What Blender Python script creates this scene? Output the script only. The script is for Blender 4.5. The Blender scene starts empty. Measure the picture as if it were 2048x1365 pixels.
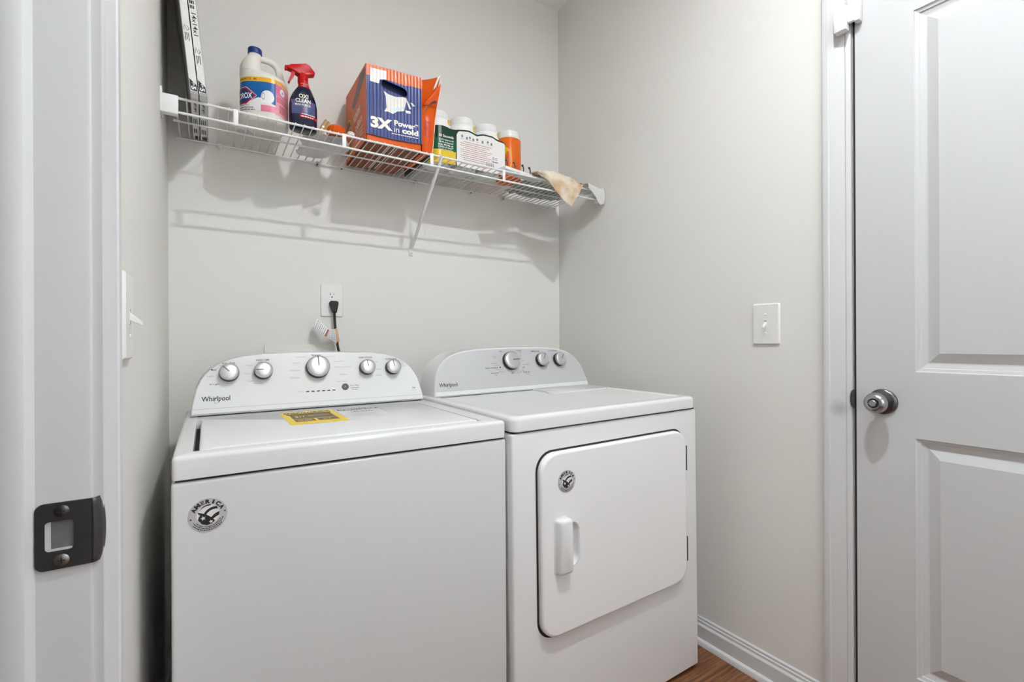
import bpy, bmesh, math, random
from mathutils import Matrix, Vector, noise
from mathutils.geometry import tessellate_polygon
PI = math.pi
random.seed(7)
scene = bpy.context.scene
COL = scene.collection
ZC = 1.10                      # eye height above the floor; heights below are given as ZC + offset

# ------------------------------------------------------------------ camera
cam = bpy.data.cameras.new('camera')
cam.sensor_width = 36.0
cam.lens = 950.5 / 2048 * 36
cam.clip_start = 0.02
camo = bpy.data.objects.new('camera', cam)
COL.objects.link(camo)
YAW, ROLL = 0.571, -0.0047
r0 = Vector((math.cos(YAW), -math.sin(YAW), 0)); f0 = Vector((math.sin(YAW), math.cos(YAW), 0)); u0 = Vector((0, 0, 1))
r1 = math.cos(ROLL) * r0 + math.sin(ROLL) * u0
u1 = math.cos(ROLL) * u0 - math.sin(ROLL) * r0
camo.matrix_world = Matrix(((r1.x, u1.x, -f0.x, 0), (r1.y, u1.y, -f0.y, 0), (r1.z, u1.z, -f0.z, ZC), (0, 0, 0, 1)))
scene.camera = camo

# ------------------------------------------------------------------ world, exposure
w = bpy.data.worlds.new('world')
scene.world = w
w.use_nodes = True
w.node_tree.nodes['Background'].inputs[0].default_value = (0.905, 0.962, 1.01, 1)
w.node_tree.nodes['Background'].inputs[1].default_value = 3.2
scene.view_settings.view_transform = 'Standard'
scene.view_settings.look = 'None'
scene.view_settings.gamma = 1.0
scene.view_settings.use_curve_mapping = False
scene.view_settings.exposure = 0.38
scene.cycles.use_denoising = True
scene.cycles.max_bounces = 7
scene.cycles.diffuse_bounces = 5
scene.cycles.glossy_bounces = 3
scene.cycles.transmission_bounces = 3
scene.cycles.adaptive_threshold = 0.025
scene.cycles.use_light_tree = False
scene.cycles.caustics_reflective = False
scene.cycles.caustics_refractive = False
LAMP = 2950.0                    # brightness of the laundry room's ceiling disc light
LAMP2 = 34.0                   # the frosted dome light behind it
HALL = 4.0                    # brightness of the unseen hall lamp, added as fill through the doorway

# ------------------------------------------------------------------ materials
MATS = {}
def mat(name, col, rough=0.5, metal=0.0, coat=0.0, nscale=0, namp=0.0, bump=0.0, bscale=200.0, emit=0.0, alpha=1.0, trans=0.0, spec=0.5, stretch=None, col2=None, ior=1.45, patch=False):
    if name in MATS: return MATS[name]
    m = bpy.data.materials.new(name); m.use_nodes = True
    nt = m.node_tree; b = nt.nodes['Principled BSDF']
    c = (col[0], col[1], col[2], 1)
    b.inputs['Base Color'].default_value = c
    b.inputs['Roughness'].default_value = rough
    b.inputs['Metallic'].default_value = metal
    b.inputs['Coat Weight'].default_value = coat
    b.inputs['Coat Roughness'].default_value = 0.08
    b.inputs['Specular IOR Level'].default_value = spec
    b.inputs['IOR'].default_value = ior
    b.inputs['Alpha'].default_value = alpha
    b.inputs['Transmission Weight'].default_value = trans
    if emit:
        b.inputs['Emission Color'].default_value = c
        b.inputs['Emission Strength'].default_value = emit
    if namp or bump:
        tc = nt.nodes.new('ShaderNodeTexCoord')
        src = tc.outputs['Object']
        if stretch:
            mp = nt.nodes.new('ShaderNodeMapping'); mp.inputs['Scale'].default_value = stretch
            nt.links.new(src, mp.inputs['Vector']); src = mp.outputs['Vector']
    if namp:
        n = nt.nodes.new('ShaderNodeTexNoise'); n.inputs['Scale'].default_value = nscale; n.inputs['Detail'].default_value = 5
        nt.links.new(src, n.inputs['Vector'])
        mx = nt.nodes.new('ShaderNodeMix'); mx.data_type = 'RGBA'
        d = col2 or tuple(max(0, x * (1 - namp)) for x in col)
        mx.inputs['A'].default_value = c; mx.inputs['B'].default_value = (d[0], d[1], d[2], 1)
        if patch:
            mr = nt.nodes.new('ShaderNodeMapRange'); mr.inputs['From Min'].default_value = 0.44; mr.inputs['From Max'].default_value = 0.66
            nt.links.new(n.outputs['Fac'], mr.inputs['Value']); nt.links.new(mr.outputs['Result'], mx.inputs['Factor'])
        else: nt.links.new(n.outputs['Fac'], mx.inputs['Factor'])
        nt.links.new(mx.outputs['Result'], b.inputs['Base Color'])
    if bump:
        n2 = nt.nodes.new('ShaderNodeTexNoise'); n2.inputs['Scale'].default_value = bscale; n2.inputs['Detail'].default_value = 3
        nt.links.new(src, n2.inputs['Vector'])
        bp = nt.nodes.new('ShaderNodeBump'); bp.inputs['Strength'].default_value = bump; bp.inputs['Distance'].default_value = 0.002
        nt.links.new(n2.outputs['Fac'], bp.inputs['Height'])
        nt.links.new(bp.outputs['Normal'], b.inputs['Normal'])
    MATS[name] = m
    return m
mat('wall', (0.79, 0.772, 0.735), 0.75, nscale=2.5, namp=0.02, bump=0.10, bscale=260)
mat('ceiling', (0.90, 0.885, 0.86), 0.9, bump=0.1, bscale=150)
mat('trim', (0.675, 0.675, 0.68), 0.33, nscale=3, namp=0.02)
mat('doorwhite', (0.605, 0.605, 0.61), 0.42, nscale=3, namp=0.02, bump=0.05, bscale=90)
mat('enamel', (0.78, 0.78, 0.782), 0.2, coat=0.22, nscale=2, namp=0.015)
mat('enamelshaded', (0.655, 0.655, 0.658), 0.3, coat=0.15, bump=0.04, bscale=900, nscale=2, namp=0.015)  # washer cabinet: same white enamel, its shade painted in as a darker copy
mat('enamellit', (0.90, 0.90, 0.903), 0.24, coat=0.2, nscale=2, namp=0.01)  # dryer door: same white enamel, its stronger light painted in as a paler copy
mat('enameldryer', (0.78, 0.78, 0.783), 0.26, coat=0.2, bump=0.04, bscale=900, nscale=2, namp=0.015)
mat('seam', (0.02, 0.02, 0.02), 0.7, nscale=5, namp=0.1)
mat('plasticwhite', (0.84, 0.84, 0.83), 0.3, nscale=3, namp=0.02)
mat('platewhite', (0.83, 0.82, 0.79), 0.35, nscale=3, namp=0.02)
mat('consolegrey', (0.60, 0.60, 0.61), 0.35, metal=0.25, nscale=60, namp=0.06, stretch=(1, 30, 30))
mat('chrome', (0.75, 0.75, 0.76), 0.22, metal=1.0, nscale=120, namp=0.08)
mat('knobface', (0.68, 0.68, 0.69), 0.33, metal=0.75, nscale=50, namp=0.1, stretch=(12, 1, 1))
mat('blackplastic', (0.015, 0.015, 0.016), 0.4, nscale=20, namp=0.2)
mat('darkgrey', (0.09, 0.09, 0.095), 0.45, nscale=20, namp=0.2)
mat('ink', (0.02, 0.02, 0.022), 0.55, nscale=20, namp=0.2)
mat('inkgrey', (0.22, 0.22, 0.23), 0.55, nscale=20, namp=0.2)
mat('inkpale', (0.42, 0.42, 0.43), 0.55, nscale=20, namp=0.2)
mat('silverfoil', (0.62, 0.62, 0.63), 0.35, metal=0.3, nscale=40, namp=0.05)
mat('white', (0.86, 0.86, 0.85), 0.45, nscale=8, namp=0.02)
mat('steel', (0.42, 0.42, 0.43), 0.3, metal=1.0, nscale=70, namp=0.2)
mat('darknickel', (0.17, 0.17, 0.175), 0.28, metal=1.0, nscale=60, namp=0.15)
mat('satinnickel', (0.42, 0.42, 0.43), 0.25, metal=1.0, nscale=60, namp=0.1)
mat('strikebronze', (0.085, 0.083, 0.083), 0.38, metal=0.7, nscale=60, namp=0.15)
mat('pocketshade', (0.19, 0.19, 0.19), 0.7, nscale=80, namp=0.3)
mat('wire', (0.84, 0.84, 0.83), 0.32, nscale=5, namp=0.02)
mat('cardwhite', (0.84, 0.83, 0.80), 0.7, nscale=30, namp=0.03)
mat('filterface', (0.62, 0.61, 0.58), 0.9, nscale=90, namp=0.3, stretch=(1, 1, 0.3))
mat('jug', (0.80, 0.77, 0.70), 0.38, nscale=6, namp=0.03)
mat('capblue', (0.005, 0.025, 0.17), 0.35, nscale=20, namp=0.1)
mat('labelblue', (0.006, 0.06, 0.25), 0.3, spec=0.3, nscale=14, namp=0.5, col2=(0.01, 0.15, 0.42))
mat('labelyellow', (0.80, 0.42, 0.02), 0.3, nscale=20, namp=0.08)
mat('labelpink', (0.78, 0.28, 0.36), 0.35, nscale=30, namp=0.35, col2=(0.80, 0.45, 0.50))
mat('labelpinkdeep', (0.66, 0.05, 0.19), 0.35, nscale=30, namp=0.3, col2=(0.78, 0.35, 0.42))
mat('labelred', (0.46, 0.012, 0.016), 0.35, spec=0.3, nscale=20, namp=0.1)
mat('labelwhite', (0.83, 0.80, 0.79), 0.4, nscale=20, namp=0.03)
mat('sprayred', (0.50, 0.004, 0.004), 0.30, spec=0.2, nscale=15, namp=0.12)
mat('spraynavy', (0.004, 0.006, 0.03), 0.16, coat=0.25, spec=0.3, nscale=15, namp=0.2)
mat('sprayswirl', (0.010, 0.014, 0.07), 0.22, spec=0.3, nscale=24, namp=0.9, col2=(0.13, 0.16, 0.33))
mat('tideorange', (0.66, 0.105, 0.008), 0.35, spec=0.2, nscale=25, namp=0.08)
mat('bagorange', (0.66, 0.085, 0.004), 0.25, coat=0.1, spec=0.25, nscale=35, namp=0.1, bump=0.4, bscale=60)
mat('swoosh', (0.10, 0.012, 0.012), 0.4, nscale=30, namp=0.3)
mat('navy', (0.012, 0.022, 0.10), 0.4, nscale=200, namp=0.6, col2=(0.05, 0.06, 0.16))
mat('cream', (0.86, 0.82, 0.74), 0.45, nscale=30, namp=0.03)
mat('skyblue', (0.42, 0.62, 0.72), 0.45, nscale=30, namp=0.2, col2=(0.75, 0.82, 0.85))
mat('gold', (0.72, 0.42, 0.07), 0.4, nscale=60, namp=0.3)
mat('boxbottom', (0.25, 0.085, 0.05), 0.7, spec=0.2, nscale=25, namp=0.1)
mat('cardbrown', (0.42, 0.22, 0.09), 0.75, nscale=40, namp=0.15)
mat('caplid', (0.80, 0.81, 0.80), 0.25, coat=0.3, nscale=10, namp=0.04)
mat('greendark', (0.002, 0.032, 0.014), 0.3, coat=0.05, spec=0.3, nscale=12, namp=0.15)
mat('green', (0.004, 0.095, 0.028), 0.3, coat=0.05, spec=0.3, nscale=12, namp=0.15)
mat('yellow', (0.74, 0.50, 0.015), 0.28, coat=0.3, nscale=15, namp=0.08)
mat('wipeorange', (0.70, 0.17, 0.005), 0.28, coat=0.1, spec=0.3, nscale=9, namp=0.6, col2=(0.55, 0.06, 0.008))
mat('towel', (0.80, 0.71, 0.57), 0.95, nscale=13, namp=0.9, col2=(0.58, 0.38, 0.19), bump=1.0, bscale=480, patch=True)
mat('rag', (0.74, 0.73, 0.70), 0.95, nscale=30, namp=0.12, bump=0.7, bscale=420)
mat('plasticbag', (0.55, 0.56, 0.56), 0.35, nscale=18, namp=0.7, col2=(0.13, 0.13, 0.135))
mat('tissue', (0.82, 0.82, 0.81), 0.85, nscale=20, namp=0.06, bump=0.5, bscale=80)
mat('pine', (0.62, 0.40, 0.20), 0.6, nscale=30, namp=0.3, stretch=(1, 1, 8))
mat('rubber', (0.012, 0.012, 0.012), 0.5, nscale=20, namp=0.2)
mat('tagbrown', (0.42, 0.17, 0.08), 0.5, nscale=60, namp=0.3)
mat('tagtan', (0.60, 0.38, 0.24), 0.45, nscale=60, namp=0.15)
mat('labelenergy', (0.83, 0.57, 0.005), 0.4, nscale=20, namp=0.05)
mat('labelbrown', (0.13, 0.085, 0.03), 0.5, nscale=40, namp=0.3)
mat('hookmetal', (0.13, 0.13, 0.135), 0.3, metal=1.0, nscale=60, namp=0.2)
mat('bulb', (0.928, 0.972, 1.012), 0.4, emit=LAMP)
mat('fillglass', (0.9, 0.95, 0.95), 0.02, alpha=0.08, nscale=3, namp=0.02)
mat('bulb2', (0.928, 0.972, 1.012), 0.4, emit=LAMP2)
mat('hallglass', (0.928, 0.972, 1.012), 0.4, emit=HALL)

def sheet_mat(name, col, fac):
    m = mat(name, col, 0.8, nscale=18, namp=0.12, bump=0.4, bscale=80); nt = m.node_tree; b = nt.nodes['Principled BSDF']
    tr = nt.nodes.new('ShaderNodeBsdfTranslucent'); tr.inputs['Color'].default_value = (col[0], col[1], col[2], 1)
    mx = nt.nodes.new('ShaderNodeMixShader'); mx.inputs['Fac'].default_value = fac
    nt.links.new(b.outputs['BSDF'], mx.inputs[1]); nt.links.new(tr.outputs['BSDF'], mx.inputs[2])
    nt.links.new(mx.outputs['Shader'], nt.nodes['Material Output'].inputs['Surface'])
sheet_mat('tissuesheet', (0.86, 0.86, 0.85), 0.5)
def smudge_mat():
    m = MATS['trim'].copy(); m.name = 'trimsmudged'; nt = m.node_tree; b = nt.nodes['Principled BSDF']
    src = b.inputs['Base Color'].links[0].from_socket
    tc = nt.nodes.new('ShaderNodeTexCoord'); d = nt.nodes.new('ShaderNodeVectorMath'); d.operation = 'DISTANCE'
    d.inputs[1].default_value = (1.50, 0.630, 0.905)
    nt.links.new(tc.outputs['Object'], d.inputs[0])
    mr = nt.nodes.new('ShaderNodeMapRange'); mr.inputs['From Min'].default_value = 0.006; mr.inputs['From Max'].default_value = 0.030; mr.inputs['To Min'].default_value = 0.42; mr.inputs['To Max'].default_value = 0.0
    nt.links.new(d.outputs['Value'], mr.inputs['Value'])
    mx = nt.nodes.new('ShaderNodeMix'); mx.data_type = 'RGBA'; mx.inputs['B'].default_value = (0.24, 0.235, 0.23, 1)
    nt.links.new(mr.outputs['Result'], mx.inputs['Factor']); nt.links.new(src, mx.inputs['A']); nt.links.new(mx.outputs['Result'], b.inputs['Base Color'])
    MATS['trimsmudged'] = m
smudge_mat()
def wood_mat():
    m = bpy.data.materials.new('woodfloor'); m.use_nodes = True
    nt = m.node_tree; b = nt.nodes['Principled BSDF']
    tc = nt.nodes.new('ShaderNodeTexCoord'); oi = nt.nodes.new('ShaderNodeObjectInfo')
    mp = nt.nodes.new('ShaderNodeMapping'); mp.inputs['Scale'].default_value = (1.5, 26, 1)
    nt.links.new(tc.outputs['Object'], mp.inputs['Vector'])
    cm = nt.nodes.new('ShaderNodeCombineXYZ'); ml = nt.nodes.new('ShaderNodeMath'); ml.operation = 'MULTIPLY'; ml.inputs[1].default_value = 37
    nt.links.new(oi.outputs['Random'], ml.inputs[0]); nt.links.new(ml.outputs[0], cm.inputs['X'])
    nt.links.new(cm.outputs[0], mp.inputs['Location'])
    n = nt.nodes.new('ShaderNodeTexNoise'); n.inputs['Scale'].default_value = 3.2; n.inputs['Detail'].default_value = 9; n.inputs['Roughness'].default_value = 0.62; n.inputs['Distortion'].default_value = 0.6
    nt.links.new(mp.outputs['Vector'], n.inputs['Vector'])
    cr = nt.nodes.new('ShaderNodeValToRGB')
    e = cr.color_ramp.elements
    e[0].position = 0.32; e[0].color = (0.055, 0.018, 0.007, 1); e[1].position = 0.68; e[1].color = (0.33, 0.14, 0.06, 1)
    k = e.new(0.48); k.color = (0.17, 0.065, 0.026, 1)
    nt.links.new(n.outputs['Fac'], cr.inputs['Fac']); nt.links.new(cr.outputs['Color'], b.inputs['Base Color'])
    b.inputs['Roughness'].default_value = 0.36
    MATS['woodfloor'] = m
wood_mat()
def panel_mat():
    # printed carton face: blue with an orange band at the top, over vertical corrugation that ripples the gloss
    m = bpy.data.materials.new('cartonface'); m.use_nodes = True
    nt = m.node_tree; b = nt.nodes['Principled BSDF']
    tc = nt.nodes.new('ShaderNodeTexCoord')
    b.inputs['Base Color'].default_value = (0.012, 0.030, 0.17, 1)
    b.inputs['Roughness'].default_value = 0.5; b.inputs['Specular IOR Level'].default_value = 0.2; b.inputs['Coat Weight'].default_value = 0.65; b.inputs['Coat Roughness'].default_value = 0.17
    wv = nt.nodes.new('ShaderNodeTexWave'); wv.inputs['Scale'].default_value = 26; wv.inputs['Distortion'].default_value = 0.5; wv.bands_direction = 'X'
    nt.links.new(tc.outputs['Object'], wv.inputs['Vector'])
    bp = nt.nodes.new('ShaderNodeBump'); bp.inputs['Strength'].default_value = 0.6; bp.inputs['Distance'].default_value = 0.002
    nt.links.new(wv.outputs['Fac'], bp.inputs['Height']); nt.links.new(bp.outputs['Normal'], b.inputs['Normal']); nt.links.new(bp.outputs['Normal'], b.inputs['Coat Normal'])
    MATS['cartonface'] = m
    m2 = m.copy(); m2.name = 'cartonorange'
    m2.node_tree.nodes['Principled BSDF'].inputs['Base Color'].default_value = (0.66, 0.11, 0.008, 1)
    MATS['cartonorange'] = m2
    m3 = m.copy(); m3.name = 'cartoncream'
    m3.node_tree.nodes['Principled BSDF'].inputs['Base Color'].default_value = (0.78, 0.74, 0.70, 1)
    MATS['cartoncream'] = m3
panel_mat()

# ------------------------------------------------------------------ mesh helpers
OFF = {}
def link(o, parent=None):
    COL.objects.link(o)
    if parent is not None: o.parent = parent
    return o
def finish(name, bm, m, parent=None, loc=None, smooth=35, solid=None):
    off = Vector(OFF.get(parent.name, (0, 0, 0))) if parent is not None else Vector(loc or (0, 0, 0))
    me = bpy.data.meshes.new(name)
    bmesh.ops.recalc_face_normals(bm, faces=bm.faces[:])
    if off.length > 0: bmesh.ops.translate(bm, vec=-off, verts=bm.verts[:])
    bm.to_mesh(me); bm.free()
    if smooth:
        me.shade_smooth(); me.set_sharp_from_angle(angle=math.radians(smooth))
    for k in (m if isinstance(m, (list, tuple)) else [m]): me.materials.append(MATS[k])
    o = bpy.data.objects.new(name, me); link(o, parent)
    if parent is None: o.location = off
    OFF[o.name] = tuple(off)
    if solid:
        md = o.modifiers.new('thick', 'SOLIDIFY'); md.thickness = solid; md.offset = 0
    return o
def thing(name, label, cat, loc, group=None):
    o = bpy.data.objects.new(name, None); o.empty_display_size = 0.05
    link(o); o.location = loc; o['label'] = label; o['category'] = cat
    if group: o['group'] = group
    OFF[o.name] = tuple(loc)
    return o
def tag(o, label, cat, group=None):
    o['label'] = label; o['category'] = cat
    if group: o['group'] = group
    return o
def struct(name, bm, m, parent=None, smooth=35):
    o = finish(name, bm, m, parent, smooth=smooth)
    if parent is None: o['kind'] = 'structure'
    return o
def B(): return bmesh.new()
def bx(bm, x0, x1, y0, y1, z0, z1):
    v = [bm.verts.new(p) for p in ((x0,y0,z0),(x1,y0,z0),(x1,y1,z0),(x0,y1,z0),(x0,y0,z1),(x1,y0,z1),(x1,y1,z1),(x0,y1,z1))]
    for f in ((3,2,1,0),(4,5,6,7),(0,1,5,4),(1,2,6,5),(2,3,7,6),(3,0,4,7)): bm.faces.new([v[i] for i in f])
    return bm
def bev(bm, off, seg=3, pred=None):
    ed = [e for e in bm.edges if pred is None or pred((e.verts[0].co + e.verts[1].co) / 2, (e.verts[1].co - e.verts[0].co).normalized())]
    bmesh.ops.bevel(bm, geom=ed, offset=off, segments=seg, profile=0.5, affect='EDGES', clamp_overlap=True)
    return bm
def rb(x0, x1, y0, y1, z0, z1, r=0.003, seg=2): return bev(bx(B(), x0, x1, y0, y1, z0, z1), r, seg)
def frame_dirs(pts):
    out = []
    for i in range(len(pts)):
        a = pts[max(0, i-1)]; b = pts[min(len(pts)-1, i+1)]
        out.append((b - a).normalized())
    return out
def tube(bm, pts, r, n=8, caps=True, flat=1.0):
    pts = [Vector(p) for p in pts]; ds = frame_dirs(pts); rings = []
    up = Vector((0, 0, 1)) if abs(ds[0].z) < 0.9 else Vector((1, 0, 0))
    s = ds[0].cross(up).normalized()
    for i, (p, d) in enumerate(zip(pts, ds)):
        s = (s - d * s.dot(d)).normalized(); t = d.cross(s)
        rr = r[i] if isinstance(r, (list, tuple)) else r
        rings.append([bm.verts.new(p + (s * math.cos(a) + t * math.sin(a) * flat) * rr) for a in [2*PI*k/n for k in range(n)]])
    for a, b in zip(rings[:-1], rings[1:]):
        for k in range(n): bm.faces.new((a[k], a[(k+1)%n], b[(k+1)%n], b[k]))
    if caps: bm.faces.new(rings[0][::-1]); bm.faces.new(rings[-1])
    return bm
def loft(bm, rings, cap0=True, cap1=True):
    vr = [[bm.verts.new(p) for p in r] for r in rings]; n = len(vr[0])
    for a, b in zip(vr[:-1], vr[1:]):
        for k in range(n): bm.faces.new((a[k], a[(k+1)%n], b[(k+1)%n], b[k]))
    if cap0: bm.faces.new(vr[0][::-1])
    if cap1: bm.faces.new(vr[-1])
    return bm
def axis_frame(ax):
    ax = Vector(ax).normalized(); up = Vector((0, 0, 1)) if abs(ax.z) < 0.95 else Vector((1, 0, 0))
    s = ax.cross(up).normalized(); return s, ax.cross(s).normalized(), ax
def lathe(bm, prof, c, ax=(0, 0, 1), n=32, cap0=True, cap1=True):
    s, t, a = axis_frame(ax); c = Vector(c)
    return loft(bm, [[c + a * h + (s * math.cos(2*PI*k/n) + t * math.sin(2*PI*k/n)) * r for k in range(n)] for r, h in prof], cap0, cap1)
def rrect(x0, x1, y0, y1, r, n=5):
    p = []
    for cx, cy, a0 in ((x1-r, y1-r, 0), (x0+r, y1-r, PI/2), (x0+r, y0+r, PI), (x1-r, y0+r, 1.5*PI)):
        for k in range(n+1):
            a = a0 + PI/2*k/n; p.append((cx + r*math.cos(a), cy + r*math.sin(a)))
    return p
def extr(bm, poly, mp0, mp1, cap0=True, cap1=True):
    return loft(bm, [[mp0(*p) for p in poly], [mp1(*p) for p in poly]], cap0, cap1)
def XZ(y): return lambda a, b: Vector((a, y, b))
def XY(z): return lambda a, b: Vector((a, b, z))
def YZ(x): return lambda a, b: Vector((x, a, b))
def poly(bm, pts, mp, thick=None):
    """flat decal polygon mapped onto a surface"""
    vs = [bm.verts.new(mp(*p)) for p in pts]
    if len(pts) <= 4: bm.faces.new(vs)
    else:
        for t in tessellate_polygon([[Vector((p[0], p[1], 0)) for p in pts]]): bm.faces.new([vs[i] for i in t])
    return bm
def holed(bm, outer, inner, mp):
    loops = [[Vector((p[0], p[1], 0)) for p in outer], [Vector((p[0], p[1], 0)) for p in inner]]
    allv = [bm.verts.new(mp(p.x, p.y)) for l in loops for p in l]
    for t in tessellate_polygon(loops):
        try: bm.faces.new([allv[i] for i in t])
        except ValueError: pass
    return bm
def blob(bm, cx, cy, rx, ry, mp, n=16):
    for k in range(n):
        a, b = -1 + 2*k/n, -1 + 2*(k+1)/n; ha, hb = math.sqrt(max(0, 1-a*a)), math.sqrt(max(0, 1-b*b))
        p = [(cx + a*rx, cy - ha*ry), (cx + b*rx, cy - hb*ry), (cx + b*rx, cy + hb*ry), (cx + a*rx, cy + ha*ry)]
        if ha < 1e-6: p = p[:3]
        if hb < 1e-6: p = [p[0], p[1], p[3]]
        bm.faces.new([bm.verts.new(mp(*q)) for q in p])
    return bm
def rect(bm, u0, u1, v0, v1, mp, n=1, nv=1):
    g = [[bm.verts.new(mp(u0 + (u1-u0)*i/n, v0 + (v1-v0)*j/nv)) for j in range(nv+1)] for i in range(n+1)]
    for i in range(n):
        for j in range(nv): bm.faces.new((g[i][j], g[i+1][j], g[i+1][j+1], g[i][j+1]))
    return bm
TXT = {}
def text_geo(s, bold=0.0, shear=0.0):
    key = (s, bold, shear)
    if key not in TXT:
        cu = bpy.data.curves.new('t', 'FONT'); cu.body = s; cu.size = 1.0; cu.offset = bold; cu.shear = shear; cu.resolution_u = 3
        cu.align_x = 'CENTER'; cu.align_y = 'CENTER'
        o = bpy.data.objects.new('t', cu); COL.objects.link(o)
        dg = bpy.context.evaluated_depsgraph_get(); dg.update()
        me = bpy.data.meshes.new_from_object(o.evaluated_get(dg))
        vs = [(v.co.x, v.co.y) for v in me.vertices]; fs = [tuple(p.vertices) for p in me.polygons]
        bpy.data.objects.remove(o); bpy.data.curves.remove(cu); bpy.data.meshes.remove(me)
        if vs:
            xs = [v[0] for v in vs]; ys = [v[1] for v in vs]
            TXT[key] = (vs, fs, min(xs), max(xs), min(ys), max(ys))
        else: TXT[key] = ([], [], 0, 1, 0, 1)
    return TXT[key]
def text(bm, s, u, v, width, height, mp, bold=0.0, rot=0.0, shear=0.0):
    """text centred at (u, v), fitted into width x height, mapped by mp"""
    vs, fs, a, b, c, d = text_geo(s, bold, shear)
    ca, sa = math.cos(rot), math.sin(rot); nv = []
    for x, y in vs:
        X = ((x-a)/(b-a) - 0.5) * width; Y = ((y-c)/(d-c) - 0.5) * height
        nv.append(bm.verts.new(mp(u + X*ca - Y*sa, v + X*sa + Y*ca)))
    for f in fs:
        try: bm.faces.new([nv[i] for i in f])
        except ValueError: pass
    return bm
def scribble(bm, u0, u1, v, h, mp, seed=0):
    """a line of print too small to read: a row of short dashes"""
    rnd = random.Random(seed); u = u0
    while u < u1 - h:
        l = h * rnd.uniform(1.2, 4.2); l = min(l, u1 - u)
        rect(bm, u, u + l, v - h/2, v + h/2, mp); u += l + h * 0.7
    return bm
def ngon(cx, cy, rx, ry, n=24, a0=0): return [(cx + rx*math.cos(a0 + 2*PI*k/n), cy + ry*math.sin(a0 + 2*PI*k/n)) for k in range(n)]
def star(cx, cy, r, a0=PI/2, q=0.42): return [(cx + (r if k % 2 == 0 else r*q)*math.cos(a0 + PI*k/5), cy + (r if k % 2 == 0 else r*q)*math.sin(a0 + PI*k/5)) for k in range(10)]
def ring(bm, cx, cy, r0, r1, a0, a1, mp, n=24, ky=1.0, rot=0.0):
    ca, sa = math.cos(rot), math.sin(rot)
    def P(r, a):
        x, y = r*math.cos(a), r*math.sin(a)*ky
        return mp(cx + x*ca - y*sa, cy + x*sa + y*ca)
    for k in range(n):
        p, q = a0 + (a1-a0)*k/n, a0 + (a1-a0)*(k+1)/n
        bm.faces.new([bm.verts.new(P(r0, p)), bm.verts.new(P(r1, p)), bm.verts.new(P(r1, q)), bm.verts.new(P(r0, q))])
    return bm
def plane_map(P, U, V, N, off):
    P, U, V, N = Vector(P), Vector(U).normalized(), Vector(V).normalized(), Vector(N).normalized()
    return lambda u, v: P + U*u + V*v + N*off

# ------------------------------------------------------------------ room shell
XL, XR, YB, YF, ZT = -0.104, 1.514, 1.910, -1.30, 2.782
JY = 0.673                 # jamb face of the near doorway (latch side)
DW = 0.813                 # its clear width
DY1, DY0 = 0.594, -0.170   # closed door in the right wall
T = 0.115
HX = -1.45                 # far side of the hall
fl = struct('floor', bx(B(), HX-0.1, XR+T, YF-T, YB+T, -0.06, -0.010), 'seam')
pw, gap = 0.124, 0.0012
mesh_cache = {}
y = YF; row = 0
while y < YB + 0.05:
    x = HX - 0.1 - random.uniform(0, 0.9)
    while x < XR + 0.05:
        L = 1.22
        a, b_ = max(x, HX-0.05), min(x + L, XR + 0.03)
        if b_ - a > 0.05:
            key = (round(b_-a, 4))
            if key not in mesh_cache:
                bm = bx(B(), 0, b_-a-gap, 0, pw-gap, -0.010, 0); bev(bm, 0.0012, 1, lambda c, d: c.z > -0.001)
                me = bpy.data.meshes.new('plank'); bm.to_mesh(me); bm.free(); me.materials.append(MATS['woodfloor']); mesh_cache[key] = me
            o = bpy.data.objects.new('plank', mesh_cache[key]); link(o, fl); o.location = (a, y, 0)
        x += L
    y += pw; row += 1
struct('ceiling', bx(B(), HX-0.1, XR+T, YF-T, YB+T, ZT, ZT+0.1), 'ceiling')
struct('wall_back', bx(B(), XL-T, XR+T, YB, YB+T, 0, ZT), 'wall')
WA, WB_, WZ0, WZ1 = 0.25, 1.15, 0.90, 2.10  # window added behind the camera so sky light fills the room
bm = B(); bx(bm, HX-0.1, WA, YF-T, YF, 0, ZT); bx(bm, WB_, XR+T, YF-T, YF, 0, ZT); bx(bm, WA, WB_, YF-T, YF, 0, WZ0); bx(bm, WA, WB_, YF-T, YF, WZ1, ZT)
struct('wall_front', bm, 'wall')
bm = B()
for a in ((WA, WA+0.04, WZ0, WZ1), (WB_-0.04, WB_, WZ0, WZ1), (WA, WB_, WZ0, WZ0+0.04), (WA, WB_, WZ1-0.04, WZ1), (WA, WB_, 1.485, 1.515)): bx(bm, a[0], a[1], YF-0.075, YF-0.035, a[2], a[3])
win = struct('fill_window_1', bm, 'trim')
for z0_, z1_ in ((WZ0+0.04, 1.485), (1.515, WZ1-0.04)): finish('pane', bx(B(), WA+0.04, WB_-0.04, YF-0.057, YF-0.053, z0_, z1_), 'fillglass', win, smooth=0)
bm = bx(B(), WA-0.03, WB_+0.03, YF-0.035, YF+0.03, WZ0-0.025, WZ0); bev(bm, 0.003, 2); finish('fill_sill', bm, 'trim', win)
DH = 2.045
bm = B(); bx(bm, XL-T, XL, JY+0.02, YB, 0, ZT); bx(bm, XL-T, XL, YF, JY-DW-0.02, 0, ZT); bx(bm, XL-T, XL, JY-DW-0.02, JY+0.02, DH+0.02, ZT)
struct('wall_left', bm, 'wall')
bm = B(); bx(bm, XR, XR+T, DY1+0.004, YB, 0, ZT); bx(bm, XR, XR+T, YF, DY0-0.004, 0, ZT); bx(bm, XR, XR+T, DY0-0.004, DY1+0.004, DH+0.004, ZT)
struct('wall_right', bm, 'wall')
bm = B(); bx(bm, HX-0.1, HX, YF, YB, 0, ZT); struct('wall_hall', bm, 'wall')
bm = B(); bx(bm, HX, XL-T, YB, YB+T, 0, ZT); struct('wall_hallend', bm, 'wall')

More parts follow.
